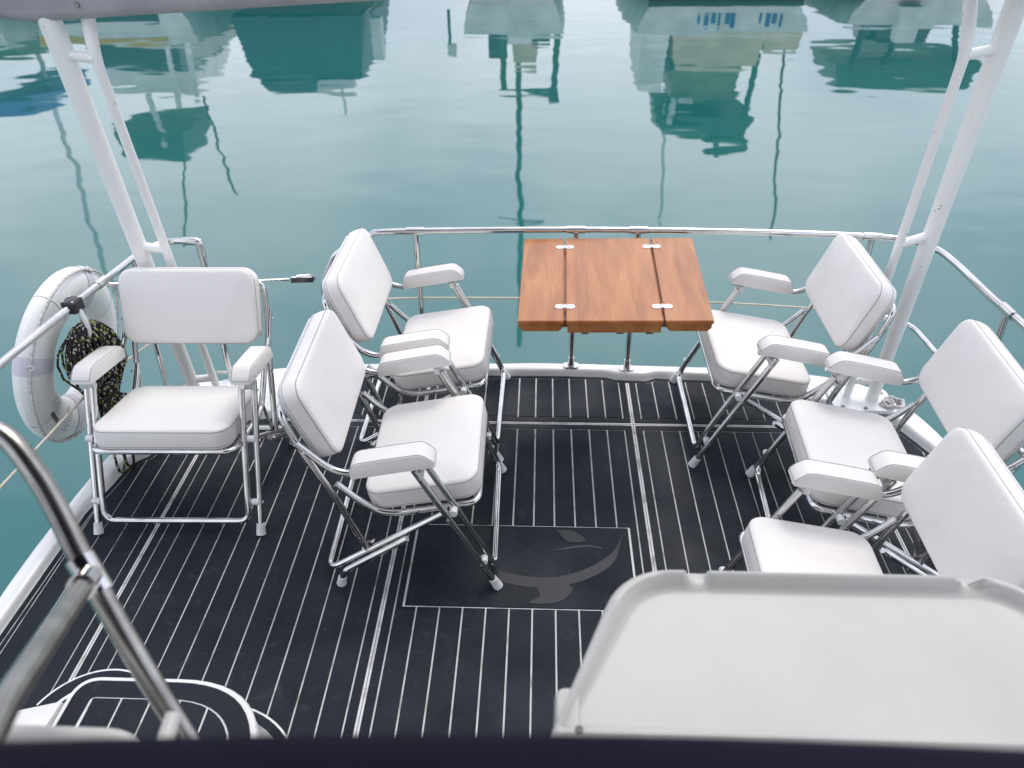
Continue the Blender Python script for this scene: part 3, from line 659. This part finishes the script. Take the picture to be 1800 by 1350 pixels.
# ropes lying round the pole feet
def rope_pile(name, cx, cy, z, rad, label, seed):
    rnd = random.Random(seed); pts = []
    n_ = 70
    for i in range(n_):
        a_ = i * 0.42; r_ = rad * (0.55 + 0.45 * math.sin(i * 0.21 + seed)) * rnd.uniform(0.9, 1.1)
        pts.append((cx + r_ * math.cos(a_), cy + r_ * 0.7 * math.sin(a_), z + 0.008 + 0.022 * (i / n_) + rnd.uniform(-0.004, 0.006)))
    tag(MB().tube(smooth_path(pts, 4), 0.0065, 8).obj(name, 'ropew'), label, 'rope')
rope_pile('rope_coil', -1.485, 2.705, 0.046, 0.055, 'off-white rope wound round the pole foot behind the life ring chair', 1)
rope_pile('rope_coil', 1.455, 2.72, 0.034, 0.05, 'off-white rope wound round the pole foot beside the stern corner', 2)
tag(MB().tube(smooth_path([(-1.56, 2.72, 0.04), (-1.52, 2.76, 0.05), (-1.47, 2.84, 0.05), (-1.40, 2.88, 0.055), (-1.32, 2.86, 0.05)], 6), 0.0075, 8).obj('dock_line', 'ropew'), 'off-white line running over the corner by the pole foot', 'rope')

# ------------------------------------------------------------------ life ring
lr = empty('life_ring', (-1.757, 2.474, 0.404)); tag(lr, 'white ring life buoy with grab rope hung on the side rail', 'life ring')
tb_ = R(10); hv = Vector((0, 1, 0)); nv0 = Vector((1, 0, 0)); wv = Vector((0, 0, math.cos(tb_))) + nv0 * math.sin(tb_); nv = hv.cross(wv)
LC = Vector((-1.757, 2.474, 0.404)); RMJ, RA, RB = 0.246, 0.083, 0.054
def tor(th, ph, off=0.0):
    e_ = hv * math.cos(th) + wv * math.sin(th)
    return LC + e_ * (RMJ + (RA + off) * math.cos(ph)) + nv * ((RB + off) * math.sin(ph))
def tor_patch(th0, th1, ph0, ph1, nth, nph, off):
    mb_ = MB(); vs = [tor(th0 + (th1 - th0) * i / nth, ph0 + (ph1 - ph0) * j / nph, off) for i in range(nth + 1) for j in range(nph + 1)]
    fs = [(i * (nph + 1) + j, (i + 1) * (nph + 1) + j, (i + 1) * (nph + 1) + j + 1, i * (nph + 1) + j + 1) for i in range(nth) for j in range(nph)]
    return mb_.add(vs, fs)
child(tor_patch(0, 2 * math.pi, 0, 2 * math.pi, 72, 24, 0), 'ring_body', 'ring', lr)
straps = [R(60), R(155), R(250), R(335)]
for s_ in straps: child(tor_patch(s_ - 0.10, s_ + 0.10, 0, 2 * math.pi, 4, 24, 0.002), 'strap', 'strap', lr)
for s_ in (R(20), R(110), R(200), R(290)): child(tor_patch(s_ - 0.004, s_ + 0.004, -1.5, 3.0, 1, 20, 0.0006), 'seam', 'print', lr)
gp = []
for i in range(120):
    th = 2 * math.pi * i / 120; dmin = min(abs((th - s_ + math.pi) % (2 * math.pi) - math.pi) for s_ in straps)
    gp.append(tor(th, 0.55, 0.007 + 0.018 * min(dmin / 0.75, 1) ** 2 * (1 if math.sin(th) < 0.3 else 1.2)))
child(MB().tube(gp, 0.0052, 8, closed=True), 'grab_rope', 'ropew', lr)
for s_ in straps: child(MB().tube([tor(s_ + 0.02 * math.cos(k_), 0.55 + 0.15 * math.sin(k_), 0.010) for k_ in [q * 0.8 for q in range(8)]], 0.005, 6, closed=True), 'rope_knot', 'ropew', lr)
child(tor_patch(R(196), R(209), R(68), R(80), 3, 3, 0.0008), 'black_label', 'black', lr)
rnd = random.Random(3)
for i in range(9):      # small unreadable print lines
    p0 = R(86 + i * 6.0); a0 = R(186 + rnd.uniform(0, 3)); child(tor_patch(a0, a0 + R(rnd.uniform(14, 24)), p0, p0 + R(1.3), 6, 1, 0.0008), 'print_line', 'print', lr)
for i in range(10):
    p0 = R(62 + i * 7.0); a0 = R(218 + rnd.uniform(-2, 6)); child(tor_patch(a0, a0 + R(rnd.uniform(4, 10)), p0, p0 + R(1.6), 4, 1, 0.0008), 'print_line', 'print', lr)

# black clamp that carries ring and rope
cl = empty('rail_clamp', (-1.582, 2.335, RZ)); tag(cl, 'black plastic clamp bolted round the side rail above the rope', 'clamp')
dv = Vector((-0.115, -1, 0)).normalized(); cm = frame((-1.583, 2.335, RZ), dv, Vector((0, 0, 1)).cross(dv), (0, 0, 1))
child(MB().rings([[(x, y, z) for x, y in rrect(0.028 - i_, 0.026 - i_, 0.008, 4)] for i_, z in ((0.004, -0.022), (0, -0.018), (0, 0.018), (0.004, 0.022))], mat=cm), 'clamp_block', 'black', cl)
for a_ in (-0.018, 0.018):
    for b_ in (-0.017, 0.017): child(MB().cyl(cm @ Vector((a_, b_, 0.0215)), cm @ Vector((a_, b_, 0.0235)), 0.004, 8), 'bolt', 'steel', cl)
child(MB().tube(smooth_path([(-1.565, 2.33, 0.675), (-1.553, 2.325, 0.64), (-1.548, 2.32, 0.60), (-1.56, 2.318, 0.575), (-1.585, 2.315, 0.585)], 6), 0.010, 10, r_end=0.006), 'hook', 'cap', cl)

# ------------------------------------------------------------------ black rope hank under the clamp
rh = empty('rope_hank', (-1.57, 2.33, 0.10)); tag(rh, 'black rope hank with yellow and white flecks hanging from the rail clamp', 'rope')
rnd = random.Random(11); HC = Vector((-1.568, 2.325, 0))
def hank_pt(a_, y, z): return HC + Vector((a_, y, z))
ht = Vector((0.35, 0.94, 0)).normalized(); hn = Vector((0.94, -0.35, 0)).normalized()
mb = MB()
for i in range(52):
    w = rnd.uniform(0.012, 0.108); tz_ = rnd.uniform(0.585, 0.625); bz = rnd.uniform(0.285, 0.345); dpt = rnd.uniform(-0.032, 0.034); zc = rnd.uniform(0.43, 0.50); k_ = rnd.uniform(-0.012, 0.012)
    lp = []
    for q in range(18):
        a_ = 2 * math.pi * q / 18; sx = math.sin(a_); cz = math.cos(a_)
        z = zc + (tz_ - zc) * cz if cz > 0 else zc + (zc - bz) * cz
        lp.append(HC + ht * (w * sx * (1 if cz > -0.4 else 0.75) + k_) + hn * (dpt * (0.5 + 0.5 * abs(sx)) + 0.006 * math.sin(3 * a_ + i)) + Vector((0, 0, z)))
    mb.tube(lp, 0.0043, 6, closed=True)
child(mb, 'upper_loops', 'ropeb', rh)
mb = MB()
for i in range(7):
    zc = 0.318 + i * 0.0105; lp = [HC + ht * (0.040 * math.cos(a_)) + hn * (0.036 * math.sin(a_)) + Vector((0, 0, zc + 0.006 * math.sin(a_))) for a_ in [2 * math.pi * q / 16 for q in range(16)]]
    mb.tube(lp, 0.0055, 7, closed=True)
child(mb, 'neck_wrap', 'ropeb', rh)
mb = MB()
for i in range(30):
    w = rnd.uniform(0.010, 0.055); bz = rnd.uniform(0.06, 0.20); k_ = rnd.uniform(-0.022, 0.03); dpt = rnd.uniform(-0.028, 0.028); tp = rnd.uniform(0.31, 0.36); lp = []
    for q in range(16):
        a_ = 2 * math.pi * q / 16; z = (tp + bz) / 2 + (tp - bz) / 2 * math.cos(a_); lp.append(HC + ht * (w * math.sin(a_) * (0.8 - 0.4 * math.cos(a_)) + k_) + hn * (dpt + 0.008 * math.sin(2 * a_ + i)) + Vector((0, 0, z)))
    mb.tube(lp, 0.0043, 6, closed=True)
for (kx, bz, w) in ((-0.075, 0.02, 0.022), (0.085, 0.24, 0.03), (0.06, 0.035, 0.03), (-0.03, 0.0, 0.02)):
    lp = [HC + ht * (kx * (0.5 - 0.5 * math.cos(a_)) + w * math.sin(a_) * (0.7 - 0.3 * math.cos(a_))) + hn * (0.03 + 0.01 * math.sin(a_)) + Vector((0, 0, (0.34 + bz) / 2 + (0.34 - bz) / 2 * math.cos(a_))) for a_ in [2 * math.pi * q / 18 for q in range(18)]]
    mb.tube(lp, 0.0052, 7, closed=True)
child(mb, 'lower_loops', 'ropeb', rh)

# ------------------------------------------------------------------ white moulded locker with lid
lk = empty('locker', (0.45, 0.75, 0)); tag(lk, 'white moulded locker with a raised-rim lid in front of the camera', 'locker')
LZ = 1.0
def lid_outline(ins, rad=0.085):
    pts = [(0.016 + ins, 0.610 + ins, 0), (0.90 - ins, 0.610 + ins, 0), (0.795 - ins * 0.9, 0.928 - ins, 0), (0.142 + ins * 0.9, 0.928 - ins, 0)]
    rads = [0.02, 0.02, rad, rad]; out = []
    P_ = [Vector(p) for p in pts]
    for i in range(4):
        a_, b_, c_ = P_[i - 1], P_[i], P_[(i + 1) % 4]; d_ = max(rads[i] - ins * 0.6, 0.006)
        p0 = b_ + (a_ - b_).normalized() * d_; p1 = b_ + (c_ - b_).normalized() * d_
        for k_ in range(9):
            t_ = k_ / 8; out.append(p0 * (1 - t_) ** 2 + b_ * 2 * t_ * (1 - t_) + p1 * t_ * t_)
    return out
def lz(ins, z, rad=0.085):
    o = []
    for p in lid_outline(ins, rad): o.append((p.x, p.y, z))
    return o
prof = [(0.018, LZ - 0.12), (0.0, LZ - 0.11), (0.0, LZ - 0.035), (0.002, LZ - 0.012), (0.008, LZ - 0.003), (0.014, LZ), (0.020, LZ - 0.003), (0.028, LZ - 0.016), (0.034, LZ - 0.022), (0.042, LZ - 0.024)]
lid = MB().rings([lz(*q) for q in prof])
def notch(v):      # drain notches moulded into the rim
    x, y, z = v
    for cx_ in (0.268, 0.706):
        if y > 0.86 and z > LZ - 0.018 and abs(x - cx_) < 0.017: z = LZ - 0.018 + (z - LZ + 0.018) * 0.1
    return (x, y, z)
# densify the far edge so that the notches have shape
def dens(ring):
    out = []
    for i in range(len(ring)):
        a_, b_ = Vector(ring[i]), Vector(ring[(i + 1) % len(ring)]); L = (b_ - a_).length; k_ = 60 if L > 0.4 and a_.y > 0.8 else 1
        for q in range(k_): out.append(tuple(a_.lerp(b_, q / k_)))
    return out
lid = MB().rings([[notch(v) for v in dens(lz(*q))] for q in prof])
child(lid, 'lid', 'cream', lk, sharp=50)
child(MB().rings([[(0.048 + a_ * q_, 0.652 + b_ * q_, z) for a_, b_ in rrect(0.018, 0.050, 0.016, 5)] for z, q_ in ((LZ - 0.10, 1), (LZ - 0.022, 1), (LZ - 0.012, 0.94), (LZ - 0.008, 0.8))]), 'hinge_boss', 'cream', lk)
child(MB().cyl((0.062, 0.628, LZ - 0.004), (0.062, 0.628, LZ + 0.001), 0.006, 10), 'drain_hole', 'black', lk)
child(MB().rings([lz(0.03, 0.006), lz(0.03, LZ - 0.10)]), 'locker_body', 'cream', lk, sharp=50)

# ------------------------------------------------------------------ boarding step with planked tread
bs = empty('boarding_step', (-0.95, 0.95, 0)); tag(bs, 'white edged boarding step with black planked tread', 'step')
def step_outline(ins):
    pts = [(-1.20 + ins, 0.62, 0), (-0.655 - ins, 0.62, 0), (-0.655 - ins, 1.245 - ins, 0), (-1.185 + ins, 1.245 - ins, 0)]; P_ = [Vector(p) for p in pts]; rads = [0.01, 0.01, 0.26, 0.07]; out = []
    for i in range(4):
        a_, b_, c_ = P_[i - 1], P_[i], P_[(i + 1) % 4]; d_ = max(rads[i] - ins * 0.9, 0.005)
        p0 = b_ + (a_ - b_).normalized() * d_; p1 = b_ + (c_ - b_).normalized() * d_
        for k_ in range(13):
            t_ = k_ / 12; out.append(p0 * (1 - t_) ** 2 + b_ * 2 * t_ * (1 - t_) + p1 * t_ * t_)
    return [(p.x, p.y) for p in out]
SZ = 0.20
child(MB().rings([[(x, y, z) for x, y in step_outline(i_)] for i_, z in ((-0.03, 0.006), (-0.012, 0.05), (0.0, 0.15), (0.0, SZ - 0.006), (0.004, SZ), (0.016, SZ))]), 'step_body', 'gel', bs)
o0, o1 = step_outline(0.016), step_outline(0.062)
# tread: border ring and planks
def ring_slab(a_, b_, z0, z1, name, mat, par):
    n_ = len(a_); mb_ = MB(); vs = [(*p, z0) for p in a_] + [(*p, z1) for p in a_] + [(*p, z1) for p in b_] + [(*p, z0) for p in b_]
    fs = []
    for i in range(n_):
        j = (i + 1) % n_
        fs += [(i, j, n_ + j, n_ + i), (n_ + i, n_ + j, 2 * n_ + j, 2 * n_ + i), (2 * n_ + i, 2 * n_ + j, 3 * n_ + j, 3 * n_ + i)]
    mb_.add(vs, fs); return child(mb_, name, mat, par, smooth=False)
ring_slab(o0, o1, SZ - 0.002, SZ + 0.004, 'tread_border', 'foam', bs)
child(MB().prism(step_outline(0.055), SZ - 0.002, SZ + 0.0008), 'tread_caulk', 'caulk', bs, smooth=False)
inn = step_outline(0.067)
x = -1.118
for k_ in range(8):
    pol = dedupe(clip_box(inn, x + 0.003, x + 0.0757 - 0.003, 0.6, 1.3))
    if len(pol) > 2 and area(pol) > 3e-4: child(MB().prism(pol, SZ - 0.002, SZ + 0.004), 'tread_plank', 'foam', bs, smooth=False)
    x += 0.0757
# curved trim line on the deck round the step
def arc(cx_, cy_, r_, a0, a1, n_=24): return [(cx_ + r_ * math.cos(R(a0 + (a1 - a0) * i / n_)), cy_ + r_ * math.sin(R(a0 + (a1 - a0) * i / n_))) for i in range(n_ + 1)]
for (cx_, cy_, r_, a0, a1) in ((-0.86, 1.04, 0.262, -60, 75), (-1.215, 1.22, 0.185, 20, 160)):
    A = arc(cx_, cy_, r_, a0, a1); B = arc(cx_, cy_, r_ - 0.006, a0, a1); C_ = arc(cx_, cy_, r_ - 0.045, a0, a1); D_ = arc(cx_, cy_, r_ - 0.055, a0, a1)
    for p, q, z, mt, nm in ((A, B, ZP + 0.0008, 'caulk', 'trim_line'), (B, C_, ZP + 0.0012, 'foam', 'trim_board'), (C_, D_, ZP + 0.0008, 'caulk', 'trim_line')):
        MB().add([(*v, z) for v in p] + [(*v, z) for v in q], [(i, i + 1, len(p) + i + 1, len(p) + i) for i in range(len(p) - 1)]).obj(nm, mt, deck, smooth=False)
# sloping white side moulding beside the step
sm_ = MB(); A = [(-1.60, 0.75, 0.006), (-1.19, 0.75, 0.006), (-1.185, 1.20, 0.006), (-1.44, 1.10, 0.006)]; B = [(-1.56, 0.75, 0.235), (-1.20, 0.75, 0.235), (-1.19, 1.165, 0.205), (-1.36, 1.09, 0.235)]
sm_.rings([A, B]); tag(sm_.obj('step_moulding', 'gel', smooth=False), 'plain white moulding beside the planked boarding step', 'moulding')

# ------------------------------------------------------------------ stair handrail close to the camera and upper step lip
hr = empty('stair_handrail', (-0.5, 0.6, 0.2)); tag(hr, 'blurred steel stair handrail above the boarding step', 'handrail')
J = Vector((-0.612, 0.735, 1.165))
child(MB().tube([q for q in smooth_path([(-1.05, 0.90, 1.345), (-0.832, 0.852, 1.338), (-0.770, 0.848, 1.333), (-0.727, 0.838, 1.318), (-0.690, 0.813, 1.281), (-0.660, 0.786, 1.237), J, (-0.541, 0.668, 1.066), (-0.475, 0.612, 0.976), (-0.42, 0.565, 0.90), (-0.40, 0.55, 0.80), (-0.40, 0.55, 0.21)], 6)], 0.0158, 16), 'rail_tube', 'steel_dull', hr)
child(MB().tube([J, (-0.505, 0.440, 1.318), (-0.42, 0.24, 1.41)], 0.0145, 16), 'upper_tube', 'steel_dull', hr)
dd = (Vector((-0.475, 0.612, 0.976)) - J).normalized()
child(MB().cyl(J - dd * 0.028, J + dd * 0.028, 0.0195, 16), 'tee_fitting', 'steel', hr)
dd = (Vector((-0.505, 0.440, 1.318)) - J).normalized(); child(MB().cyl(J, J + dd * 0.05, 0.0185, 16), 'tee_fitting', 'steel', hr)
us = empty('upper_step', (-0.5, 0.45, 1.0)); tag(us, 'cream moulded lip of the upper stair step near the camera', 'step')
child(MB().tube(fillet([(-1.0, 0.538, 1.10), (-0.60, 0.539, 1.10), (-0.50, 0.538, 1.10), (-0.462, 0.516, 1.10), (-0.443, 0.522, 1.10), (-0.447, 0.568, 1.10)], 0.03), 0.0105, 12), 'lip', 'cream', us)
child(MB().prism([(-1.0, 0.54), (-0.50, 0.536), (-0.46, 0.51), (-0.44, 0.40), (-1.0, 0.40)], 1.05, 1.085), 'tread', 'cream', us, smooth=False)
child(MB().box((-0.95, 0.22, 0.006), (-0.50, 0.40, 1.05)), 'riser', 'cream', us, smooth=False)

# ------------------------------------------------------------------ moored boats beyond the frame, seen in the water
def hull_mesh(cx_, y0, ln, w, fb, rake=0.25):
    rr_ = []
    for i in range(15):
        t_ = i / 14; y = y0 + ln * t_; ww = w / 2 * (0.92 + 0.08 * math.sin(math.pi * min(t_ * 1.5, 1))) * max(0.03, (1 - max(0, (t_ - 0.45) / 0.55) ** 2.2)); h_ = fb * (1 + 0.35 * t_ * t_)
        rr_.append([(cx_ - ww, y, WZ + h_), (cx_ - ww * 0.94, y, WZ + h_ * 0.5), (cx_ - ww * 0.78, y, WZ - 0.05), (cx_ - ww * 0.4, y, WZ - 0.35), (cx_, y, WZ - 0.45), (cx_ + ww * 0.4, y, WZ - 0.35), (cx_ + ww * 0.78, y, WZ - 0.05), (cx_ + ww * 0.94, y, WZ + h_ * 0.5), (cx_ + ww, y, WZ + h_), (cx_, y, WZ + h_ + 0.03)])
    return MB().rings(rr_)
def bevbox(lo, hi, tx_=0.1, ty_=0.15):
    x0, y0, z0 = lo; x1, y1, z1 = hi; sx, sy = (x1 - x0) * tx_, (y1 - y0) * ty_
    return MB().rings([[(x0, y0, z0), (x1, y0, z0), (x1, y1, z0), (x0, y1, z0)], [(x0 + sx * 0.6, y0 + sy * 0.5, z1 - (z1 - z0) * 0.12), (x1 - sx * 0.6, y0 + sy * 0.5, z1 - (z1 - z0) * 0.12), (x1 - sx * 0.6, y1 - sy, z1 - (z1 - z0) * 0.12), (x0 + sx * 0.6, y1 - sy, z1 - (z1 - z0) * 0.12)], [(x0 + sx, y0 + sy * 0.8, z1), (x1 - sx, y0 + sy * 0.8, z1), (x1 - sx, y1 - sy * 1.3, z1), (x0 + sx, y1 - sy * 1.3, z1)]])
def moored(name, label, cx_, y0, ln, w, fb, hull, parts):
    e_ = empty(name, (cx_, y0, WZ)); tag(e_, label, 'boat', 'boats moored across the basin')
    child(hull_mesh(cx_, y0, ln, w, fb), 'hull', hull, e_)
    for kind, nm, mt, lo, hi in parts:
        lo = (lo[0], lo[1], WZ + lo[2]); hi = (hi[0], hi[1], WZ + hi[2])
        if kind == 'b': child(bevbox(lo, hi), nm, mt, e_, smooth=False)
        elif kind == 'x': child(MB().box(lo, hi), nm, mt, e_, smooth=False)
        else: child(MB().cyl(lo, hi, 0.035 if kind == 't' else 0.075, 8), nm, mt, e_)
Y = 20.0
moored('motor_boat', 'boat under a full dark teal canvas enclosure', -5.75, Y + 0.2, 8, 3.1, 0.5, 'boat_dark',
       [('b', 'canvas_enclosure', 'boat_teal', (-7.35, Y + 0.1, 0.35), (-4.25, Y + 4.5, 1.95)), ('b', 'canvas_top', 'boat_teal', (-7.05, Y + 0.6, 1.95), (-4.95, Y + 3.5, 2.30)),
        ('x', 'white_coaming', 'boat_white', (-5.6, Y + 0.5, 1.95), (-4.7, Y + 0.8, 2.2)), ('t', 'antenna', 'boat_white', (-5.1, Y + 1, 2.2), (-5.1, Y + 1, 3.0)), ('x', 'radar', 'boat_white', (-4.15, Y + 0.6, 0.5), (-3.9, Y + 1.0, 1.5))])
moored('sailing_boat', 'white sailing boat with a tall mast and stern arch', -0.70, Y + 0.1, 9, 2.55, 0.78, 'boat_white',
       [('b', 'cabin', 'boat_white', (-1.35, Y + 0.5, 0.7), (0.22, Y + 4.5, 1.15)), ('x', 'window', 'boat_glass', (-1.30, Y + 0.45, 0.80), (-0.85, Y + 0.52, 1.32)), ('x', 'window', 'boat_glass', (-0.25, Y + 0.45, 0.80), (0.18, Y + 0.52, 1.05)),
        ('b', 'dodger', 'boat_cream', (-0.75, Y + 1.0, 1.15), (-0.1, Y + 2.0, 1.75)), ('T', 'arch_post', 'boat_green', (-0.98, Y + 0.3, 0.7), (-0.92, Y + 0.3, 2.1)), ('T', 'arch_post', 'boat_green', (0.36, Y + 0.3, 0.7), (0.30, Y + 0.3, 2.1)), ('T', 'arch_bar', 'boat_green', (-1.05, Y + 0.3, 2.12), (0.38, Y + 0.3, 2.16)),
        ('x', 'radar', 'boat_green', (0.15, Y + 0.2, 2.0), (0.40, Y + 0.45, 2.3)), ('T', 'mast', 'boat_green', (-0.62, Y + 2.2, 1.1), (-0.62, Y + 2.2, 10.6)), ('t', 'spreader', 'boat_green', (-1.3, Y + 2.2, 6.2), (0.1, Y + 2.2, 6.2)), ('t', 'wind_generator', 'boat_dark', (-2.2, Y + 0.2, 0.2), (-2.2, Y + 0.2, 0.95)), ('x', 'fender', 'boat_white', (-2.25, Y + 0.1, 0.95), (-2.05, Y + 0.3, 1.25))])
lett = []
for i, xx in enumerate((3.55, 3.70, 3.86, 4.02, 4.18, 4.30, 4.95, 5.10, 5.24, 5.42)):
    lett.append(('x', 'name_letter', 'boat_blue', (xx, Y - 0.02, 0.28), (xx + (0.10 if i % 3 else 0.05), Y + 0.03, 0.56 if i % 2 else 0.50)))
moored('motor_cruiser', 'white cruiser with cream awning and green flybridge', 4.15, Y, 10, 4.3, 0.70, 'boat_white', lett +
       [('x', 'hull_stripe', 'boat_dark', (2.4, Y - 0.015, 0.0), (5.9, Y + 0.02, 0.13)), ('b', 'awning', 'boat_cream', (3.05, Y + 0.2, 0.72), (5.25, Y + 3.0, 1.62)), ('b', 'side_screen', 'boat_white', (2.35, Y + 0.3, 0.7), (3.0, Y + 3.5, 2.2)),
        ('b', 'flybridge', 'boat_olive', (3.15, Y + 0.6, 1.62), (4.85, Y + 3.5, 2.55)), ('x', 'windscreen', 'boat_white', (3.4, Y + 0.55, 2.35), (3.75, Y + 0.6, 2.5)), ('b', 'bimini', 'boat_green', (2.95, Y + 0.5, 2.80), (5.35, Y + 3.2, 3.40)),
        ('T', 'bimini_post', 'boat_white', (3.3, Y + 0.6, 2.4), (3.25, Y + 0.6, 2.8)), ('T', 'bimini_post', 'boat_green', (5.2, Y + 0.6, 1.3), (5.1, Y + 0.6, 2.8)), ('b', 'awning_flap', 'boat_cream', (5.2, Y + 0.3, 0.7), (6.1, Y + 1.0, 1.25)),
        ('b', 'radar_dome', 'boat_green', (4.2, Y + 0.8, 3.48), (5.4, Y + 1.6, 3.72)), ('T', 'radar_post', 'boat_green', (4.65, Y + 1.2, 3.4), (4.65, Y + 1.2, 4.0)), ('t', 'antenna', 'boat_white', (3.15, Y + 1, 2.6), (3.35, Y + 1, 5.8)), ('t', 'antenna', 'boat_dark', (5.9, Y + 1, 1.2), (6.5, Y + 1, 6.3))])
moored('motor_boat', 'low white boat under a dark green bimini', 8.6, Y, 7, 3.6, 0.55, 'boat_white',
       [('b', 'bimini', 'boat_green', (7.0, Y + 0.3, 1.45), (10.5, Y + 2.5, 2.1)), ('T', 'bimini_post', 'boat_dark', (7.5, Y + 0.4, 0.6), (7.4, Y + 0.4, 1.6)), ('T', 'bimini_post', 'boat_dark', (8.4, Y + 0.4, 0.6), (8.1, Y + 0.4, 1.6)), ('T', 'bimini_post', 'boat_dark', (9.6, Y + 0.4, 0.6), (9.9, Y + 0.4, 1.6)), ('b', 'windscreen', 'boat_glass', (7.6, Y + 1.0, 0.6), (9.4, Y + 1.6, 1.15)), ('b', 'outboard_motor', 'boat_white', (8.0, Y - 0.3, 0.1), (8.5, Y + 0.1, 0.9))])
moored('motor_cruiser', 'white flybridge cruiser with a yellow stripe', -10.1, Y, 10, 4.2, 0.95, 'boat_white',
       [('x', 'hull_stripe', 'boat_yellow', (-12.0, Y - 0.02, 0.80), (-8.9, Y + 0.02, 0.92)), ('x', 'hull_stripe', 'boat_dark', (-12.0, Y - 0.02, 0.1), (-9.0, Y + 0.02, 0.45)), ('b', 'cabin', 'boat_grey', (-11.4, Y + 0.6, 0.95), (-8.7, Y + 5, 1.75)), ('x', 'window', 'boat_glass', (-11.0, Y + 0.58, 1.15), (-9.0, Y + 0.64, 1.55)),
        ('b', 'flybridge', 'boat_white', (-11.2, Y + 0.8, 1.75), (-8.9, Y + 4, 2.4)), ('b', 'bimini', 'boat_green', (-11.2, Y + 0.6, 3.2), (-9.4, Y + 2.8, 4.1)), ('T', 'bimini_post', 'boat_white', (-10.0, Y + 0.6, 2.3), (-9.9, Y + 0.6, 3.4)), ('T', 'bimini_post', 'boat_white', (-9.2, Y + 0.6, 0.9), (-9.3, Y + 0.6, 2.6)), ('T', 'bimini_post', 'boat_white', (-8.7, Y + 0.6, 0.9), (-8.8, Y + 0.6, 2.4)), ('t', 'antenna', 'boat_dark', (-8.8, Y + 1, 2.4), (-8.4, Y + 1, 5.2)), ('t', 'antenna', 'boat_dark', (-9.6, Y + 1, 4.0), (-10.3, Y + 1, 6.6))])
moored('sailing_boat', 'white sailing boat with blue sail covers by the yellow striped cruiser', -14.2, Y, 9, 3.0, 1.0, 'boat_white',
       [('x', 'hull_stripe', 'boat_blue', (-15.5, Y - 0.02, 0.5), (-12.9, Y + 0.02, 0.7)), ('b', 'cabin', 'boat_green', (-15.2, Y + 0.6, 1.0), (-13.1, Y + 5, 1.6)), ('b', 'sail_cover', 'boat_blue', (-14.6, Y + 0.6, 2.5), (-13.2, Y + 4, 2.9)), ('T', 'mast', 'boat_white', (-14.0, Y + 3, 1.0), (-14.0, Y + 3, 9.5))])
